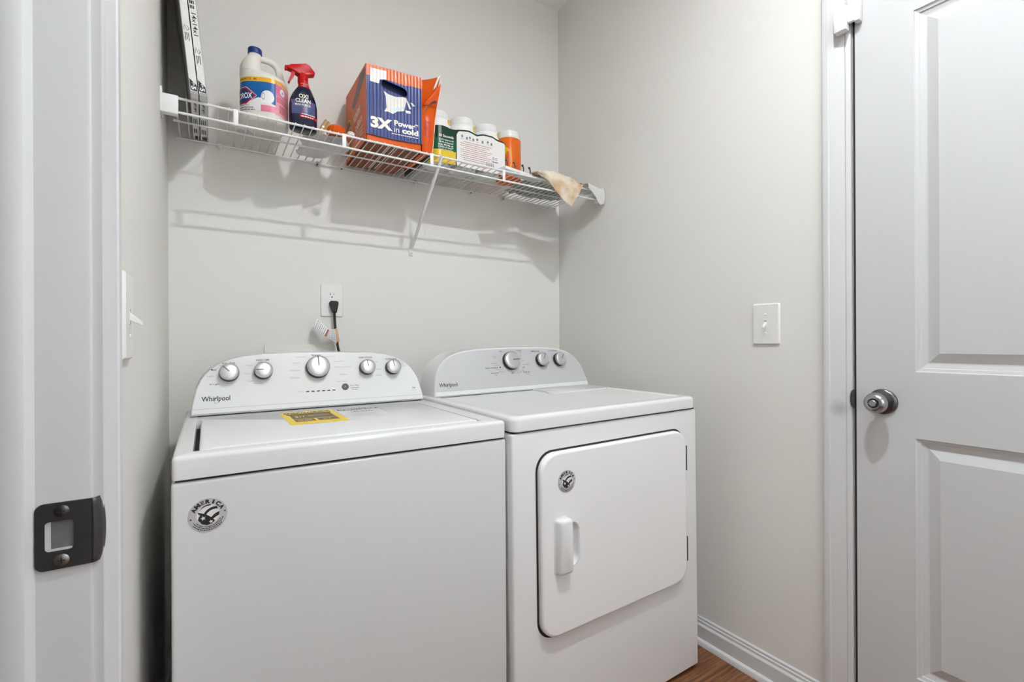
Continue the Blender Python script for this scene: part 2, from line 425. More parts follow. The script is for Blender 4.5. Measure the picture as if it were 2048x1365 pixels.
def casing(bm, sgn, X, y_in, y_out, z0, z1):
    """moulded casing profile swept upward; profile runs from the opening edge (y_in) to the outer edge (y_out)"""
    prof = [(0, 0.0), (0, 0.0085), (0.10, 0.0105), (0.17, 0.0105), (0.20, 0.0085), (0.24, 0.0095), (0.50, 0.0125), (0.74, 0.0145), (0.77, 0.0165), (0.93, 0.0175), (1.0, 0.0155), (1.0, 0.0)]
    ring_ = [(X + sgn*d, y_in + (y_out-y_in)*t) for t, d in prof]
    loft(bm, [[Vector((a, b, z)) for a, b in ring_] for z in (z0, z1)])
    return bm
# near doorway: jamb, stop, casing, strike plate
bm = B()
bx(bm, XL-T-0.012, XL, JY, JY+0.019, 0, DH); bx(bm, XL-T-0.012, XL, JY-DW-0.019, JY-DW, 0, DH); bx(bm, XL-T-0.012, XL, JY-DW-0.019, JY+0.019, DH, DH+0.019)
bev(bm, 0.0028, 2, lambda c, d: abs(c.x-XL) < 1e-4)
jamb = struct('trim_1', bm, 'trim')
bm = B()
sp = [(XL-0.0445, JY), (XL-0.0475, JY-0.003), (XL-0.0505, JY-0.0085), (XL-0.056, JY-0.0112), (XL-0.075, JY-0.0115), (XL-0.078, JY-0.0105), (XL-0.078, JY)]
loft(bm, [[Vector((a, b, z)) for a, b in sp] for z in (0, DH)])
finish('door_stop', bm, 'trim', jamb)
bm = casing(B(), 1, XL, JY+0.005, JY+0.074, 0, DH+0.07); casing(bm, 1, XL, JY-DW-0.005, JY-DW-0.074, 0, DH+0.07)
bx(bm, XL, XL+0.015, JY-DW-0.005, JY+0.005, DH+0.005, DH+0.07)
struct('trim_2', bm, 'trim')
# strike plate on the jamb
SZ = ZC - 0.2005
sp_map = lambda off: (lambda a, b: Vector((XL + a, JY - off, SZ + b)))
prof = [(0.0, 0.0345)] + [p for p in rrect(-0.0445, 0.020, -0.0345, 0.0345, 0.007, 5) if p[0] < 0] + [(0.0, -0.0345)]
bm = B()
hole = rrect(-0.037, -0.0145, -0.0155, 0.0155, 0.0035, 4); 
outer = prof
loops = [[Vector((p[0], p[1], 0)) for p in outer], [Vector((p[0], p[1], 0)) for p in hole]]
allv = [bm.verts.new(sp_map(0.0022)(p.x, p.y)) for l in loops for p in l]
for t in tessellate_polygon(loops): bm.faces.new([allv[i] for i in t])
r_ = bmesh.ops.extrude_face_region(bm, geom=bm.faces[:])
bmesh.ops.translate(bm, vec=(0, 0.0021, 0), verts=[e for e in r_['geom'] if isinstance(e, bmesh.types.BMVert)])
strike = finish('strike_plate', bm, 'strikebronze', jamb, smooth=20)
strike['label'] = 'dark metal strike plate'
# curled lip running over the jamb edge, its outer edge bowed
bm = B()
for k in range(12):
    b0, b1 = -0.0345 + 0.069*k/12, -0.0345 + 0.069*(k+1)/12
    def lip(b, t):
        w_ = 0.0040 + 0.0062*math.sqrt(max(0, 1-(b/0.0365)**2)); q = -0.0004 + w_*t
        return Vector((XL + q, JY - 0.0016 + 0.0085*t*t, SZ + b))
    for j in range(4):
        bm.faces.new([bm.verts.new(p) for p in (lip(b0, j/4), lip(b1, j/4), lip(b1, (j+1)/4), lip(b0, (j+1)/4))])
bmesh.ops.remove_doubles(bm, verts=bm.verts[:], dist=1e-5)
finish('strike_lip', bm, 'strikebronze', strike, solid=0.0016)
bm = rect(B(), -0.0373, -0.0143, -0.0157, 0.0157, sp_map(0.0004))  # flat plate over the solid jamb; the pocket's shade is painted in grey
finish('latch_pocket', bm, 'pocketshade', strike)
bm = bx(B(), XL-0.0371, XL-0.0325, JY-0.0012, JY+0.006, SZ-0.0155, SZ+0.0155); bx(bm, XL-0.0371, XL-0.016, JY-0.0010, JY+0.006, SZ-0.0155, SZ-0.0132); finish('pocket_edge', bm, 'trim', strike)
for s, mname in ((1, 'darknickel'), (-1, 'steel')):
    bm = lathe(B(), [(0.0062, 0), (0.0062, 0.0006), (0.004, 0.0014), (0.0, 0.0016)], (XL-0.024, JY-0.0022, SZ+s*0.0255), (0, -1, 0), 20)
    sc = finish('screw', bm, mname, strike)
    bm = B(); q = lambda off: (lambda a, b: Vector((XL-0.024+a, JY-off, SZ+s*0.0255+b)))
    rect(bm, -0.003, 0.003, -0.0006, 0.0006, q(0.0041)); rect(bm, -0.0006, 0.0006, -0.003, 0.003, q(0.0042))
    finish('screw_slot', bm, 'ink', strike)
# right door frame
bm = casing(B(), -1, XR, DY1+0.006, DY1+0.076, 0, DH+0.075); casing(bm, -1, XR, DY0-0.006, DY0-0.076, 0, DH+0.075)
bx(bm, XR-0.015, XR, DY0-0.006, DY1+0.006, DH+0.006, DH+0.075)
struct('trim_3', bm, 'trimsmudged')
bm = B(); bx(bm, XR, XR+T, DY1+0.0046, DY1+0.02, 0, DH+0.02); bx(bm, XR, XR+T, DY0-0.02, DY0-0.003, 0, DH+0.02); bx(bm, XR, XR+T, DY0-0.003, DY1+0.003, DH+0.003, DH+0.02)
bx(bm, XR+0.045, XR+T, DY0-0.003, DY1+0.003, 0, DH+0.01)
rj = struct('trim_4', bm, 'trim')
# panelled door
XD = XR - 0.001
def ydoor(u): return DY1 - u
bm = B(); DWd = DY1 - DY0 - 0.004
def dface(u0, u1, z0, z1, d=0.0): rect(bm, u0, u1, z0, z1, lambda a, b: Vector((XD + d, DY1 - 0.002 - a, b)))
pu0, pu1 = 0.130, DWd - 0.130
rows = ((0.2375, 0.8475), (1.0165, 1.935))
dface(0, pu0, 0.008, DH-0.004); dface(pu1, DWd, 0.008, DH-0.004)
dface(pu0, pu1, 0.008, rows[0][0]); dface(pu0, pu1, rows[0][1], rows[1][0]); dface(pu0, pu1, rows[1][1], DH-0.004)
for z0, z1 in rows:
    steps = [(0, 0), (0.002, 0.0035), (0.009, 0.0052), (0.0105, 0.0078), (0.0195, 0.0105), (0.0225, 0.0110), (0.0245, 0.0108), (0.0455, 0.0030), (0.0475, 0.0022), (0.0475, 0.0022)]
    prev = None
    for i_, d_ in steps:
        rg = [bm.verts.new((XD + d_, DY1 - 0.002 - u, z)) for u, z in ((pu0+i_, z0+i_), (pu1-i_, z0+i_), (pu1-i_, z1-i_), (pu0+i_, z1-i_))]
        if prev:
            for k in range(4): bm.faces.new((prev[k], prev[(k+1) % 4], rg[(k+1) % 4], rg[k]))
        prev = rg
    bm.faces.new(prev)
bx(bm, XD+0.012, XD+0.035, DY0+0.002, DY1-0.002, 0.008, DH-0.004)
rect(bm, 0.008, DH-0.004, 0, 0.012, lambda a, b: Vector((XD + b, DY1-0.002, a)))
bmesh.ops.remove_doubles(bm, verts=bm.verts[:], dist=1e-5)
door = struct('door_1', bm, 'doorwhite', smooth=0)
bm = bx(B(), XD+0.0022, XD+0.010, DY1-0.0018, DY1+0.0044, 0.005, DH); finish('door_gap', bm, 'seam', rj)
# knob
KY, KZ = 0.531, ZC - 0.166
kn = finish('door_knob', lathe(B(), [(0.0115, 0), (0.0115, 0.022), (0.014, 0.026), (0.021, 0.031), (0.0258, 0.038), (0.0268, 0.045), (0.0248, 0.052), (0.020, 0.058), (0.0155, 0.0605), (0.0125, 0.0605), (0.0115, 0.0590)], (XD, KY, KZ), (-1, 0, 0), 40), 'satinnickel', door, smooth=50)
kn['label'] = 'satin nickel door knob'
finish('rosette', lathe(B(), [(0.0335, 0), (0.0335, 0.003), (0.0315, 0.006), (0.026, 0.0085), (0.014, 0.0105), (0.012, 0.0105)], (XD, KY, KZ), (-1, 0, 0), 40), 'darknickel', kn, smooth=50)
finish('lock_well', lathe(B(), [(0.0118, 0.0585), (0.0118, 0.0595)], (XD, KY, KZ), (-1, 0, 0), 24), 'ink', kn)
bm = lathe(B(), [(0.0085, 0.0585), (0.0085, 0.0645), (0.0072, 0.0655)], (XD, KY, KZ), (-1, 0, 0), 24)
finish('turn_button', bm, 'steel', kn)
bm = bx(B(), XD-0.069, XD-0.064, KY-0.0083, KY+0.0083, KZ-0.0012, KZ+0.0012); finish('thumb_turn', bm, 'satinnickel', kn)
# strike lip seen at the edge of the closed door
bm = B()
pl = [(0.0005 + 0.0075*math.sqrt(max(0, 1-(t/0.026)**2)), t) for t in [-0.026 + 0.052*k/14 for k in range(15)]]
extr(bm, [(DY1 - 0.001, -0.026)] + [(DY1 + 0.0005 + a, b) for a, b in pl] + [(DY1 - 0.001, 0.026)], lambda a, b: Vector((XR-0.0115, a, ZC-0.164+b)), lambda a, b: Vector((XR-0.0135, a, ZC-0.164+b)))
finish('strike_lip', bm, 'strikebronze', rj)
# white slide latch high on the casing
lz = ZC + 0.89
lt = thing('door_latch', 'small white plastic safety latch on the door casing top right', 'latch', (XR-0.018, 0.612, lz-0.05))
finish('latch_body', rb(XR-0.040, XR-0.016, 0.5985, 0.629, lz-0.038, lz+0.03, 0.003), 'plasticwhite', lt)
finish('latch_arm', rb(XR-0.031, XR-0.019, 0.583, 0.5985, lz-0.02, lz+0.06, 0.002), 'plasticwhite', lt)
finish('latch_tab', rb(XR-0.026, XR-0.002, 0.572, 0.5865, lz-0.022, lz+0.06, 0.003), 'plasticwhite', lt)
# baseboards
def base_prof(sgn, X): return [(X, 0), (X + sgn*0.026, 0), (X + sgn*0.0255, 0.008), (X + sgn*0.022, 0.016), (X + sgn*0.0135, 0.0205), (X + sgn*0.0135, 0.064), (X + sgn*0.0105, 0.069), (X + sgn*0.0085, 0.071), (X + sgn*0.0085, 0.079), (X + sgn*0.0055, 0.082), (X + sgn*0.0055, 0.089), (X + sgn*0.002, 0.0925), (X, 0.093)]
bm = B()
pr = base_prof(-1, XR); loft(bm, [[Vector((a, y_, b)) for a, b in pr] for y_ in (DY1+0.076, YB)])
pr = base_prof(-1, XR); loft(bm, [[Vector((a, y_, b)) for a, b in pr] for y_ in (YF, DY0-0.076)])
struct('baseboard_right', bm, 'trim', smooth=25)
bm = B(); pr = base_prof(1, XL); loft(bm, [[Vector((a, y_, b)) for a, b in pr] for y_ in (JY+0.074, YB)]); loft(bm, [[Vector((a, y_, b)) for a, b in pr] for y_ in (YF, JY-DW-0.074)])
struct('baseboard_left', bm, 'trim', smooth=25)
bm = B(); pr = base_prof(-1, YB); loft(bm, [[Vector((x_, a, b)) for a, b in pr] for x_ in (XL, XR)])
struct('baseboard_back', bm, 'trim', smooth=25)

# ------------------------------------------------------------------ lamps
LX, LY = 0.69, 0.265
cl = thing('ceiling_light', 'small round disc downlight on the laundry room ceiling', 'lamp', (LX, LY, ZT))
finish('trim_ring', lathe(B(), [(0.075, 0), (0.075, -0.006), (0.070, -0.012), (0.028, -0.014), (0.0266, -0.010)], (LX, LY, ZT), n=40, cap0=True, cap1=False), 'plasticwhite', cl)
finish('lens', lathe(B(), [(0.0262, -0.0105), (0.023, -0.0125), (0.001, -0.013)], (LX, LY, ZT), n=40, cap0=False), 'bulb', cl, smooth=60)
dl = thing('dome_light', 'frosted flush dome light on the laundry ceiling behind the viewer', 'lamp', (0.74, -0.38, ZT))
finish('canopy', lathe(B(), [(0.17, 0), (0.17, -0.02), (0.16, -0.022)], (0.74, -0.38, ZT)), 'plasticwhite', dl)
finish('glass_dome', lathe(B(), [(0.155, -0.02), (0.15, -0.045), (0.12, -0.075), (0.07, -0.092), (0.01, -0.098)], (0.74, -0.38, ZT)), 'bulb2', dl, smooth=60)
hl = thing('hall_fill_light', 'unseen fill dome added on the hall ceiling outside the door', 'lamp', (-0.78, 0.25, ZT))
finish('canopy', lathe(B(), [(0.17, 0), (0.17, -0.02), (0.16, -0.022)], (-0.78, 0.25, ZT)), 'plasticwhite', hl)
finish('glass_dome', lathe(B(), [(0.155, -0.02), (0.15, -0.045), (0.12, -0.075), (0.07, -0.092), (0.01, -0.098)], (-0.78, 0.25, ZT)), 'hallglass', hl, smooth=60)

# ------------------------------------------------------------------ switches and outlet
def plate(bm, w_, h_, mp0, mp1):
    loft(bm, [[mp0(*p) for p in rrect(-w_/2, w_/2, -h_/2, h_/2, 0.004, 3)], [mp1(*p) for p in rrect(-w_/2+0.0035, w_/2-0.0035, -h_/2+0.0035, h_/2-0.0035, 0.003, 3)]])
    return bm
def switch(name, label, X, yc, zc, sgn, up):
    t = thing(name, label, 'switch', (X, yc, zc-0.066))
    mp = lambda off: (lambda a, b: Vector((X + sgn*off, yc + a, zc + b)))
    finish('cover_plate', plate(B(), 0.0875, 0.132, mp(0.0002), mp(0.0062)), 'platewhite', t)
    finish('toggle_slot', extr(B(), rrect(-0.006, 0.006, -0.012, 0.012, 0.001, 2), mp(0.0055), mp(0.0066)), 'platewhite', t)
    bm = B(); s = 1 if up else -1
    a, b = mp(0.006), mp(0.022)
    loft(bm, [[a(*p) for p in ((-0.0042, -0.006), (0.0042, -0.006), (0.0042, 0.006), (-0.0042, 0.006))], [b(p[0], p[1] + s*0.011) for p in ((-0.003, -0.003), (0.003, -0.003), (0.003, 0.003), (-0.003, 0.003))]])
    bev(bm, 0.0008, 1); finish('toggle', bm, 'plasticwhite', t)
    bm = B(); 
    rect(bm, -0.0035, 0.0035, s*-0.0095-0.0012, s*-0.0095+0.0012, mp(0.0068)); finish('slot_shadow', bm, 'inkgrey', t)
    for k in (-1, 1):
        finish('screw', lathe(B(), [(0.0036, 0.0055), (0.0036, 0.0068), (0.002, 0.0076)], (X, yc, zc + k*0.030), (sgn, 0, 0), 14), 'platewhite', t)
    return t
switch('light_switch', 'ivory light switch on the grey wall beside the panelled door', XR, 0.8425, ZC+0.0508, -1, False)
switch('light_switch', 'light switch on the left wall next to the near door casing', XL, 0.918, ZC+0.040, 1, False)
OX, OZ = 0.4045, ZC + 0.159
ot = thing('wall_outlet', 'white duplex wall outlet on the back wall above the washer', 'outlet', (OX, YB, OZ-0.063))
om = lambda off: (lambda a, b: Vector((OX + a, YB - off, OZ + b)))
finish('cover_plate', plate(B(), 0.0838, 0.127, om(0.0002), om(0.0062)), 'platewhite', ot)
def receptacle(zo):
    rec = finish('receptacle', extr(B(), [(p[0], p[1]+zo) for p in rrect(-0.0165, 0.0165, -0.0142, 0.0142, 0.010, 5)], om(0.005), om(0.0078)), 'plasticwhite', ot)
    bm = B()
    rect(bm, -0.0075, -0.0052, zo+0.0, zo+0.0085, om(0.0081)); rect(bm, 0.0055, 0.0075, zo+0.0008, zo+0.0078, om(0.0081)); poly(bm, ngon(0, zo-0.0068, 0.0026, 0.0028, 14), om(0.0081))
    finish('slots', bm, 'ink', rec)
receptacle(0.0195); receptacle(-0.0195)
finish('screw', lathe(B(), [(0.0032, 0.0055), (0.0032, 0.0066), (0.002, 0.0074)], (OX, YB, OZ), (0, -1, 0), 12), 'platewhite', ot)
# power cord and its plug
PX, PZ = 0.4075, OZ - 0.0195
pc = thing('power_cord', 'black washer power cord plugged into the lower outlet socket', 'cord', (PX, YB-0.03, ZC-0.2))
bm = B()
pls = [(0.0115, 0.0115, 0.0), (0.0165, 0.010, -0.0), (0.0165, 0.008, 0), (0.0165, -0.0), ]
out = [(-0.0105, 0.0165), (0.0115, 0.0165), (0.0168, 0.0115), (0.0165, 0.003), (0.0108, -0.0225), (0.0108, -0.0285), (-0.0052, -0.0285), (-0.0062, -0.0225), (-0.0148, 0.003), (-0.0152, 0.0095)]
loft(bm, [[Vector((PX + a*k, YB - y_, PZ + b*k + 0.0)) for a, b in out] for y_, k in ((0.0082, 0.96), (0.012, 1.0), (0.026, 1.0), (0.0315, 0.9))]); bev(bm, 0.0012, 1)
finish('plug', bm, 'rubber', pc)
cpts = [(PX+0.0026, YB-0.021, PZ-0.026), (PX+0.003, YB-0.022, PZ-0.05), (PX+0.004, YB-0.026, PZ-0.085), (PX+0.0065, YB-0.034, PZ-0.125), (PX+0.010, YB-0.045, PZ-0.165), (PX+0.016, YB-0.07, PZ-0.21), (PX+0.02, YB-0.10, PZ-0.32)]
finish('cable', tube(B(), cpts, 0.0047, 10), 'rubber', pc)
wt = thing('warning_tag', 'folded white warning tag wrapped around the black power cord', 'tag', (PX-0.03, YB-0.03, PZ-0.13))
bm = tube(B(), [(PX+0.0046, YB-0.0275, PZ-0.0905), (PX+0.0075, YB-0.034, PZ-0.114), (PX+0.0105, YB-0.041, PZ-0.140)], 0.0062, 12)
finish('wrap', bm, 'tagtan', wt)
bm = B()
P00 = Vector((PX+0.001, YB-0.0355, PZ-0.092)); P10 = Vector((PX+0.005, YB-0.050, PZ-0.145))
Q00 = Vector((PX-0.026, YB-0.052, PZ-0.0935)); Q10 = Vector((PX-0.040, YB-0.062, PZ-0.119))
R00 = Vector((PX-0.064, YB-0.040, PZ-0.050)); R10 = Vector((PX-0.081, YB-0.050, PZ-0.0895))
def tagpt(u, v):
    a = P00.lerp(Q00, min(1, u*2)) if u < 0.5 else Q00.lerp(R00, u*2-1); b = P10.lerp(Q10, min(1, u*2)) if u < 0.5 else Q10.lerp(R10, u*2-1)
    return a.lerp(b, v)
rect(bm, 0, 1, 0, 1, tagpt, 8, 2); finish('leaf', bm, 'white', wt, solid=0.0006)
bm = B()
tp = lambda u, v: tagpt(u, v) + Vector((0, -0.0012, 0))
for k in range(14):
    u = 0.06 + 0.065*k
    if 0.40 < u < 0.55: continue
    for j in range(5):
        v0_ = 0.10 + 0.165*j; rect(bm, u, u+0.022, v0_, v0_ + 0.09 + 0.04*((k*7+j*3) % 3)/2, tp)
finish('fine_print', bm, 'inkgrey', wt)
finish('brown_band', rect(B(), 0.44, 0.53, 0.02, 0.98, tp, 3, 1), 'tagbrown', wt)
# washer supply box frame on the back wall
sb = thing('supply_box', 'beige washer supply box cover behind the washer control console', 'wall box', (0.29, YB, ZC-0.13))
finish('cover', rb(0.1724, 0.405, YB-0.007, YB-0.0003, ZC-0.15, ZC-0.010, 0.0025), 'wall', sb)
finish('inner_door', rb(0.187, 0.39, YB-0.0092, YB-0.0065, ZC-0.15, ZC-0.027, 0.001), 'wall', sb)

# ------------------------------------------------------------------ wire shelf
SF, SBk = 1.595, 1.900
ZR = ZC + 0.6725
sh = thing('wire_shelf', 'white wire shelf with a front lip across the back wall', 'shelf', (0.70, 1.75, ZR-0.3))
rodx0, rodx1 = XL + 0.012, XR - 0.012
def rod(name, y_, z_, r, x0=rodx0, x1=rodx1): return finish(name, tube(B(), [(x0, y_, z_), (x1, y_, z_)], r, 10), 'wire', sh, smooth=60)
rod('front_rod', SF, ZR, 0.0034); rod('lip_rod', SF-0.002, ZR-0.0395, 0.0034)
rod('middle_rod', 1.752, ZR-0.003, 0.0028, XL+0.026, XR-0.026); rod('back_rod', SBk, ZR, 0.0028, XL+0.028, XR-0.028)
for x_, y_ in ((XL+0.026, 1.752), (XL+0.028, SBk), (XR-0.026, 1.752), (XR-0.028, SBk)):
    d_ = 1 if x_ < 0.5 else -1
    finish('end_cap', tube(B(), [(x_-d_*0.004, y_, ZR-0.0015), (x_+d_*0.012, y_, ZR-0.0015)], 0.0042, 10), 'plasticwhite', sh)
wm = bpy.data.meshes.new('deck_wire')
bm = tube(B(), [(0, SF-0.003, 0.0005), (0, SF, 0.0046), (0, SF+0.006, 0.0048), (0, 1.75, 0.0042), (0, SBk+0.001, 0.0044)], 0.0019, 6); bm.to_mesh(wm); bm.free(); wm.shade_smooth(); wm.materials.append(MATS['wire'])
x_ = -0.0705
while x_ < XR - 0.02:
    o = bpy.data.objects.new('deck_wire', wm); link(o, sh); o.location = (x_ - 0.70, -1.75, 0.3)
    x_ += 0.0254
for k in range(5):
    xs = 0.0735 + 0.305*k
    finish('lip_support', rb(xs-0.0062, xs+0.0062, SF-0.0045, SF-0.0012, ZR-0.043, ZR+0.004, 0.001), 'wire', sh)
for X0, X1, s in ((XL, XL+0.041, 1), (XR-0.041, XR, -1)):
    eb = finish('end_bracket', rb(X0, X1, SF-0.0105, SF-0.004, ZR-0.044, ZR+0.003, 0.0012), 'plasticwhite', sh)
    bm = B(); xa, xb = (X0, X0+0.005) if s > 0 else (X1-0.005, X1)
    bx(bm, xa, xb, SF-0.012, SF+0.05, ZR-0.046, ZR+0.020); bev(bm, 0.0015, 2); finish('wall_flange', bm, 'plasticwhite', eb)
    bm = B(); bx(bm, X0, X1, SF-0.0105, SF+0.012, ZR-0.0475, ZR-0.0435); bev(bm, 0.001, 1); finish('bracket_tray', bm, 'plasticwhite', eb)
for k, xs in enumerate((0.041, 0.352, 0.4395, 0.742, 1.002, 1.174, 1.445)):
    wc = finish('wall_clip', rb(xs-0.0048, xs+0.0048, SBk-0.006, YB, ZR-0.011, ZR+0.006, 0.002), 'plasticwhite' if k % 2 == 0 else 'silverfoil', sh)
    finish('clip_screw', lathe(B(), [(0.0032, 0), (0.003, 0.002), (0.001, 0.003)], (xs, SBk-0.006, ZR+0.001 if k % 3 == 0 else ZR-0.0065), (0, -1, 0), 12), 'chrome' if k % 3 == 0 else 'darkgrey', wc)
BX = 0.7225
br = finish('support_brace', tube(B(), [(BX, SF+0.002, ZR+0.004), (BX, SF+0.004, ZR-0.006), (BX+0.001, YB-0.012, ZC+0.392)], 0.0072, 12, flat=0.8), 'wire', sh)
finish('brace_hook', tube(B(), [(BX-0.004, SF-0.006, ZR-0.002), (BX-0.002, SF, ZR+0.0055), (BX, SF+0.006, ZR+0.001), (BX, SF+0.008, ZR-0.012)], 0.0042, 8), 'wire', br)
finish('brace_foot', rb(BX-0.0085, BX+0.0095, YB-0.006, YB, ZC+0.360, ZC+0.398, 0.002), 'wire', br)
finish('brace_screw', lathe(B(), [(0.0042, 0), (0.004, 0.002), (0.0015, 0.0035)], (BX+0.0005, YB-0.006, ZC+0.370), (0, -1, 0), 14), 'chrome', br)
DECK = ZR + 0.0062          # top of the deck wires

# ------------------------------------------------------------------ appliances
ARC = [(0.335, 0.0), (0.3345, 0.012), (0.331, 0.035), (0.3225, 0.075), (0.313, 0.098), (0.303, 0.114), (0.288, 0.131), (0.264, 0.1485), (0.238, 0.1595), (0.208, 0.1665), (0.155, 0.1730), (0.08, 0.1758)]
def outline(sx=1.0, sv=1.0, cut=0.0):
    pts = [(-a*sx, b*sv) for a, b in ARC] + [(0, 0.1765*sv)] + [(a*sx, b*sv) for a, b in ARC[::-1]]
    return [(a, max(b, cut)) for a, b in pts]
def console(par, xc, Y0, z0, sl, Yb, width, m):
    k = math.hypot(1, sl); N = Vector((0, -1, sl)) / k
    mp = lambda off: (lambda u, v: Vector((xc + u, Y0 + v*sl/k, z0 + v/k)) + N*off)
    sx = width/0.67
    o0 = outline(sx); o1 = [(a*0.996, 0.0015 + b*0.990) for a, b in o0]; o2 = [(a*0.986, 0.005 + b*0.965) for a, b in o0]
    back = lambda u, v: Vector((xc + u, Yb, z0 + v/k))
    fr = mp(0.0)
    rings = [[back(*p) for p in o0], [mp(-0.010)(*p) for p in o0], [mp(-0.003)(*p) for p in o1], [mp(0.0)(*p) for p in o2]]
    c = finish('control_console', loft(B(), rings), m, par, smooth=40)
    return c, mp, N
def knob(par, mp, N, u, v, r, ang):
    c = mp(0)(u, v)
    kb = finish('knob', lathe(B(), [(r*1.03, 0.0), (r*1.03, 0.012), (r*0.985, 0.0165), (r*0.93, 0.017)], c, N, 36), 'blackplastic', par, smooth=40)
    finish('knob_ring', lathe(B(), [(r*0.985, 0.0160), (r*1.0, 0.0178), (r*0.985, 0.0215), (r*0.93, 0.0235), (r*0.895, 0.0230), (r*0.885, 0.0222)], c, N, 36, False, False), 'chrome', kb, smooth=60)
    finish('knob_face', lathe(B(), [(r*0.885, 0.0222), (r*0.87, 0.0226), (r*0.5, 0.0236), (0.0008, 0.0238)], c, N, 36, False, True), 'knobface', kb, smooth=60)
    ca, sa = math.cos(ang), math.sin(ang); w_ = r*0.062
    bm = B(); m2 = mp(0.0245)
    pts = [(0, -w_), (r*0.90, -w_), (r*0.90, w_), (0, w_)]
    poly(bm, [(u + a*ca - b*sa, v + a*sa + b*ca) for a, b in pts], m2); finish('pointer', bm, 'inkgrey', kb)
def logo(par, mp, u, v, W, mname='ink'):
    bm = B(); m2 = mp(0.0006)
    text(bm, 'Whirlpool', u, v, W, W*0.27, m2, 0.012)
    ring(bm, u + W*0.06, v - W*0.02, W*0.165, W*0.176, 0.7, 2*PI-0.15, m2, 28, 0.52, 0.95)
    finish('brand_lettering', bm, mname, par)
def sticker(par, mp, R, mnames=('silverfoil', 'ink', 'labelwhite')):
    """round foil sticker: AMERICA over a flag bowl, fine print curving below"""
    s = finish('round_sticker', extr(B(), ngon(0, 0, R, R, 40), mp(0.0), mp(0.0006)), mnames[0], par)
    bm = B(); m1 = mp(0.0008)
    poly(bm, ngon(0.02*R, 0.02*R, 0.60*R, 0.60*R, 36), m1); finish('emblem_ground', bm, mnames[2], s)
    bm = B(); m2 = mp(0.0010); S = lambda pts: [(a*R, b*R) for a, b in pts]
    for i, ch in enumerate('AMERICA'):
        a = PI/2 + (3 - i)*0.36
        if ch == 'E':
            for q in (-1, 0, 1):
                cx, cy = (0.80 + q*0.085)*math.cos(a), (0.80 + q*0.085)*math.sin(a); t = a - PI/2
                poly(bm, S([(cx + p*math.cos(t) - w_*math.sin(t), cy + p*math.sin(t) + w_*math.cos(t)) for p, w_ in ((-0.095, -0.024), (0.095, -0.024), (0.095, 0.024), (-0.095, 0.024))]), m2)
        else:
            text(bm, ch, 0.80*R*math.cos(a), 0.80*R*math.sin(a), R*(0.10 if ch == 'I' else 0.29 if ch == 'M' else 0.245), R*0.245, m2, 0.06, a - PI/2)
    # flag bowl
    def band(p0, p1, p2, q0, q1, q2):
        n = 8; bz = lambda a, b, c, t: tuple((1-t)**2*a[i] + 2*t*(1-t)*b[i] + t*t*c[i] for i in (0, 1))
        for k in range(n):
            poly(bm, S([bz(p0, p1, p2, k/n), bz(p0, p1, p2, (k+1)/n), bz(q0, q1, q2, (k+1)/n), bz(q0, q1, q2, k/n)]), m2)
    band((-0.46, 0.26), (-0.22, 0.58), (0.16, 0.55), (-0.46, 0.26), (-0.26, 0.66), (0.14, 0.62))
    band((-0.10, 0.02), (0.10, 0.36), (0.52, 0.30), (-0.20, 0.12), (0.04, 0.50), (0.46, 0.45))
    band((0.16, -0.34), (0.36, -0.20), (0.58, -0.08), (0.16, -0.18), (0.34, 0.08), (0.60, 0.12))
    poly(bm, S([(-0.52, 0.24), (-0.10, 0.06), (0.22, -0.20), (0.36, -0.40), (0.20, -0.55), (-0.06, -0.60), (-0.30, -0.50), (-0.50, -0.24), (-0.44, 0.02)]), m2)
    for px, py in ((-0.86, -0.14), (0.87, 0.10)): poly(bm, S(star(px, py, 0.075)), m2)
    for rr, a0, a1 in ((0.70, 3.75, 5.75), (0.80, 3.62, 5.90), (0.90, 3.75, 5.55)):
        a = a0; k = 0
        while a < a1:
            L = (0.05, 0.11, 0.07, 0.14, 0.09)[k % 5]; ring(bm, 0, 0, (rr-0.024)*R, (rr+0.024)*R, a, a+L, m2, 2); a += L + 0.035; k += 1
    finish('black_print', bm, mnames[1], s)
    bm = B(); m3 = mp(0.0012)
    for px, py, r_ in ((-0.24, -0.16, 0.15), (0.16, -0.42, 0.12), (-0.46, 0.03, 0.09)): poly(bm, S(star(px, py, r_, PI/2 + 0.3)), m3)
    finish('stars', bm, mnames[2], s)

# ---- washer
WX0, WX1, WY0, WY1 = -0.0545, 0.6435, 1.031, 1.715
ws = thing('washing_machine', 'white top load washing machine on the left with five console knobs', 'washer', ((WX0+WX1)/2, (WY0+WY1)/2, 0))
bm = bx(B(), WX0, WX1, WY0, WY1, 0.022, 0.8495); bev(bm, 0.006, 3, lambda c, d: abs(d.z) > 0.9 or c.z > 0.8); finish('cabinet', bm, 'enamelshaded', ws)
finish('seam_gap', bx(B(), WX0+0.006, WX1-0.006, WY0+0.007, WY1-0.006, 0.846, 0.860), 'seam', ws)
for fx in (WX0+0.05, WX1-0.05):
    for fy in (WY0+0.05, WY1-0.05): finish('foot', lathe(B(), [(0.024, 0), (0.024, 0.008), (0.012, 0.012), (0.012, 0.03)], (fx, fy, 0), n=16), 'rubber', ws)
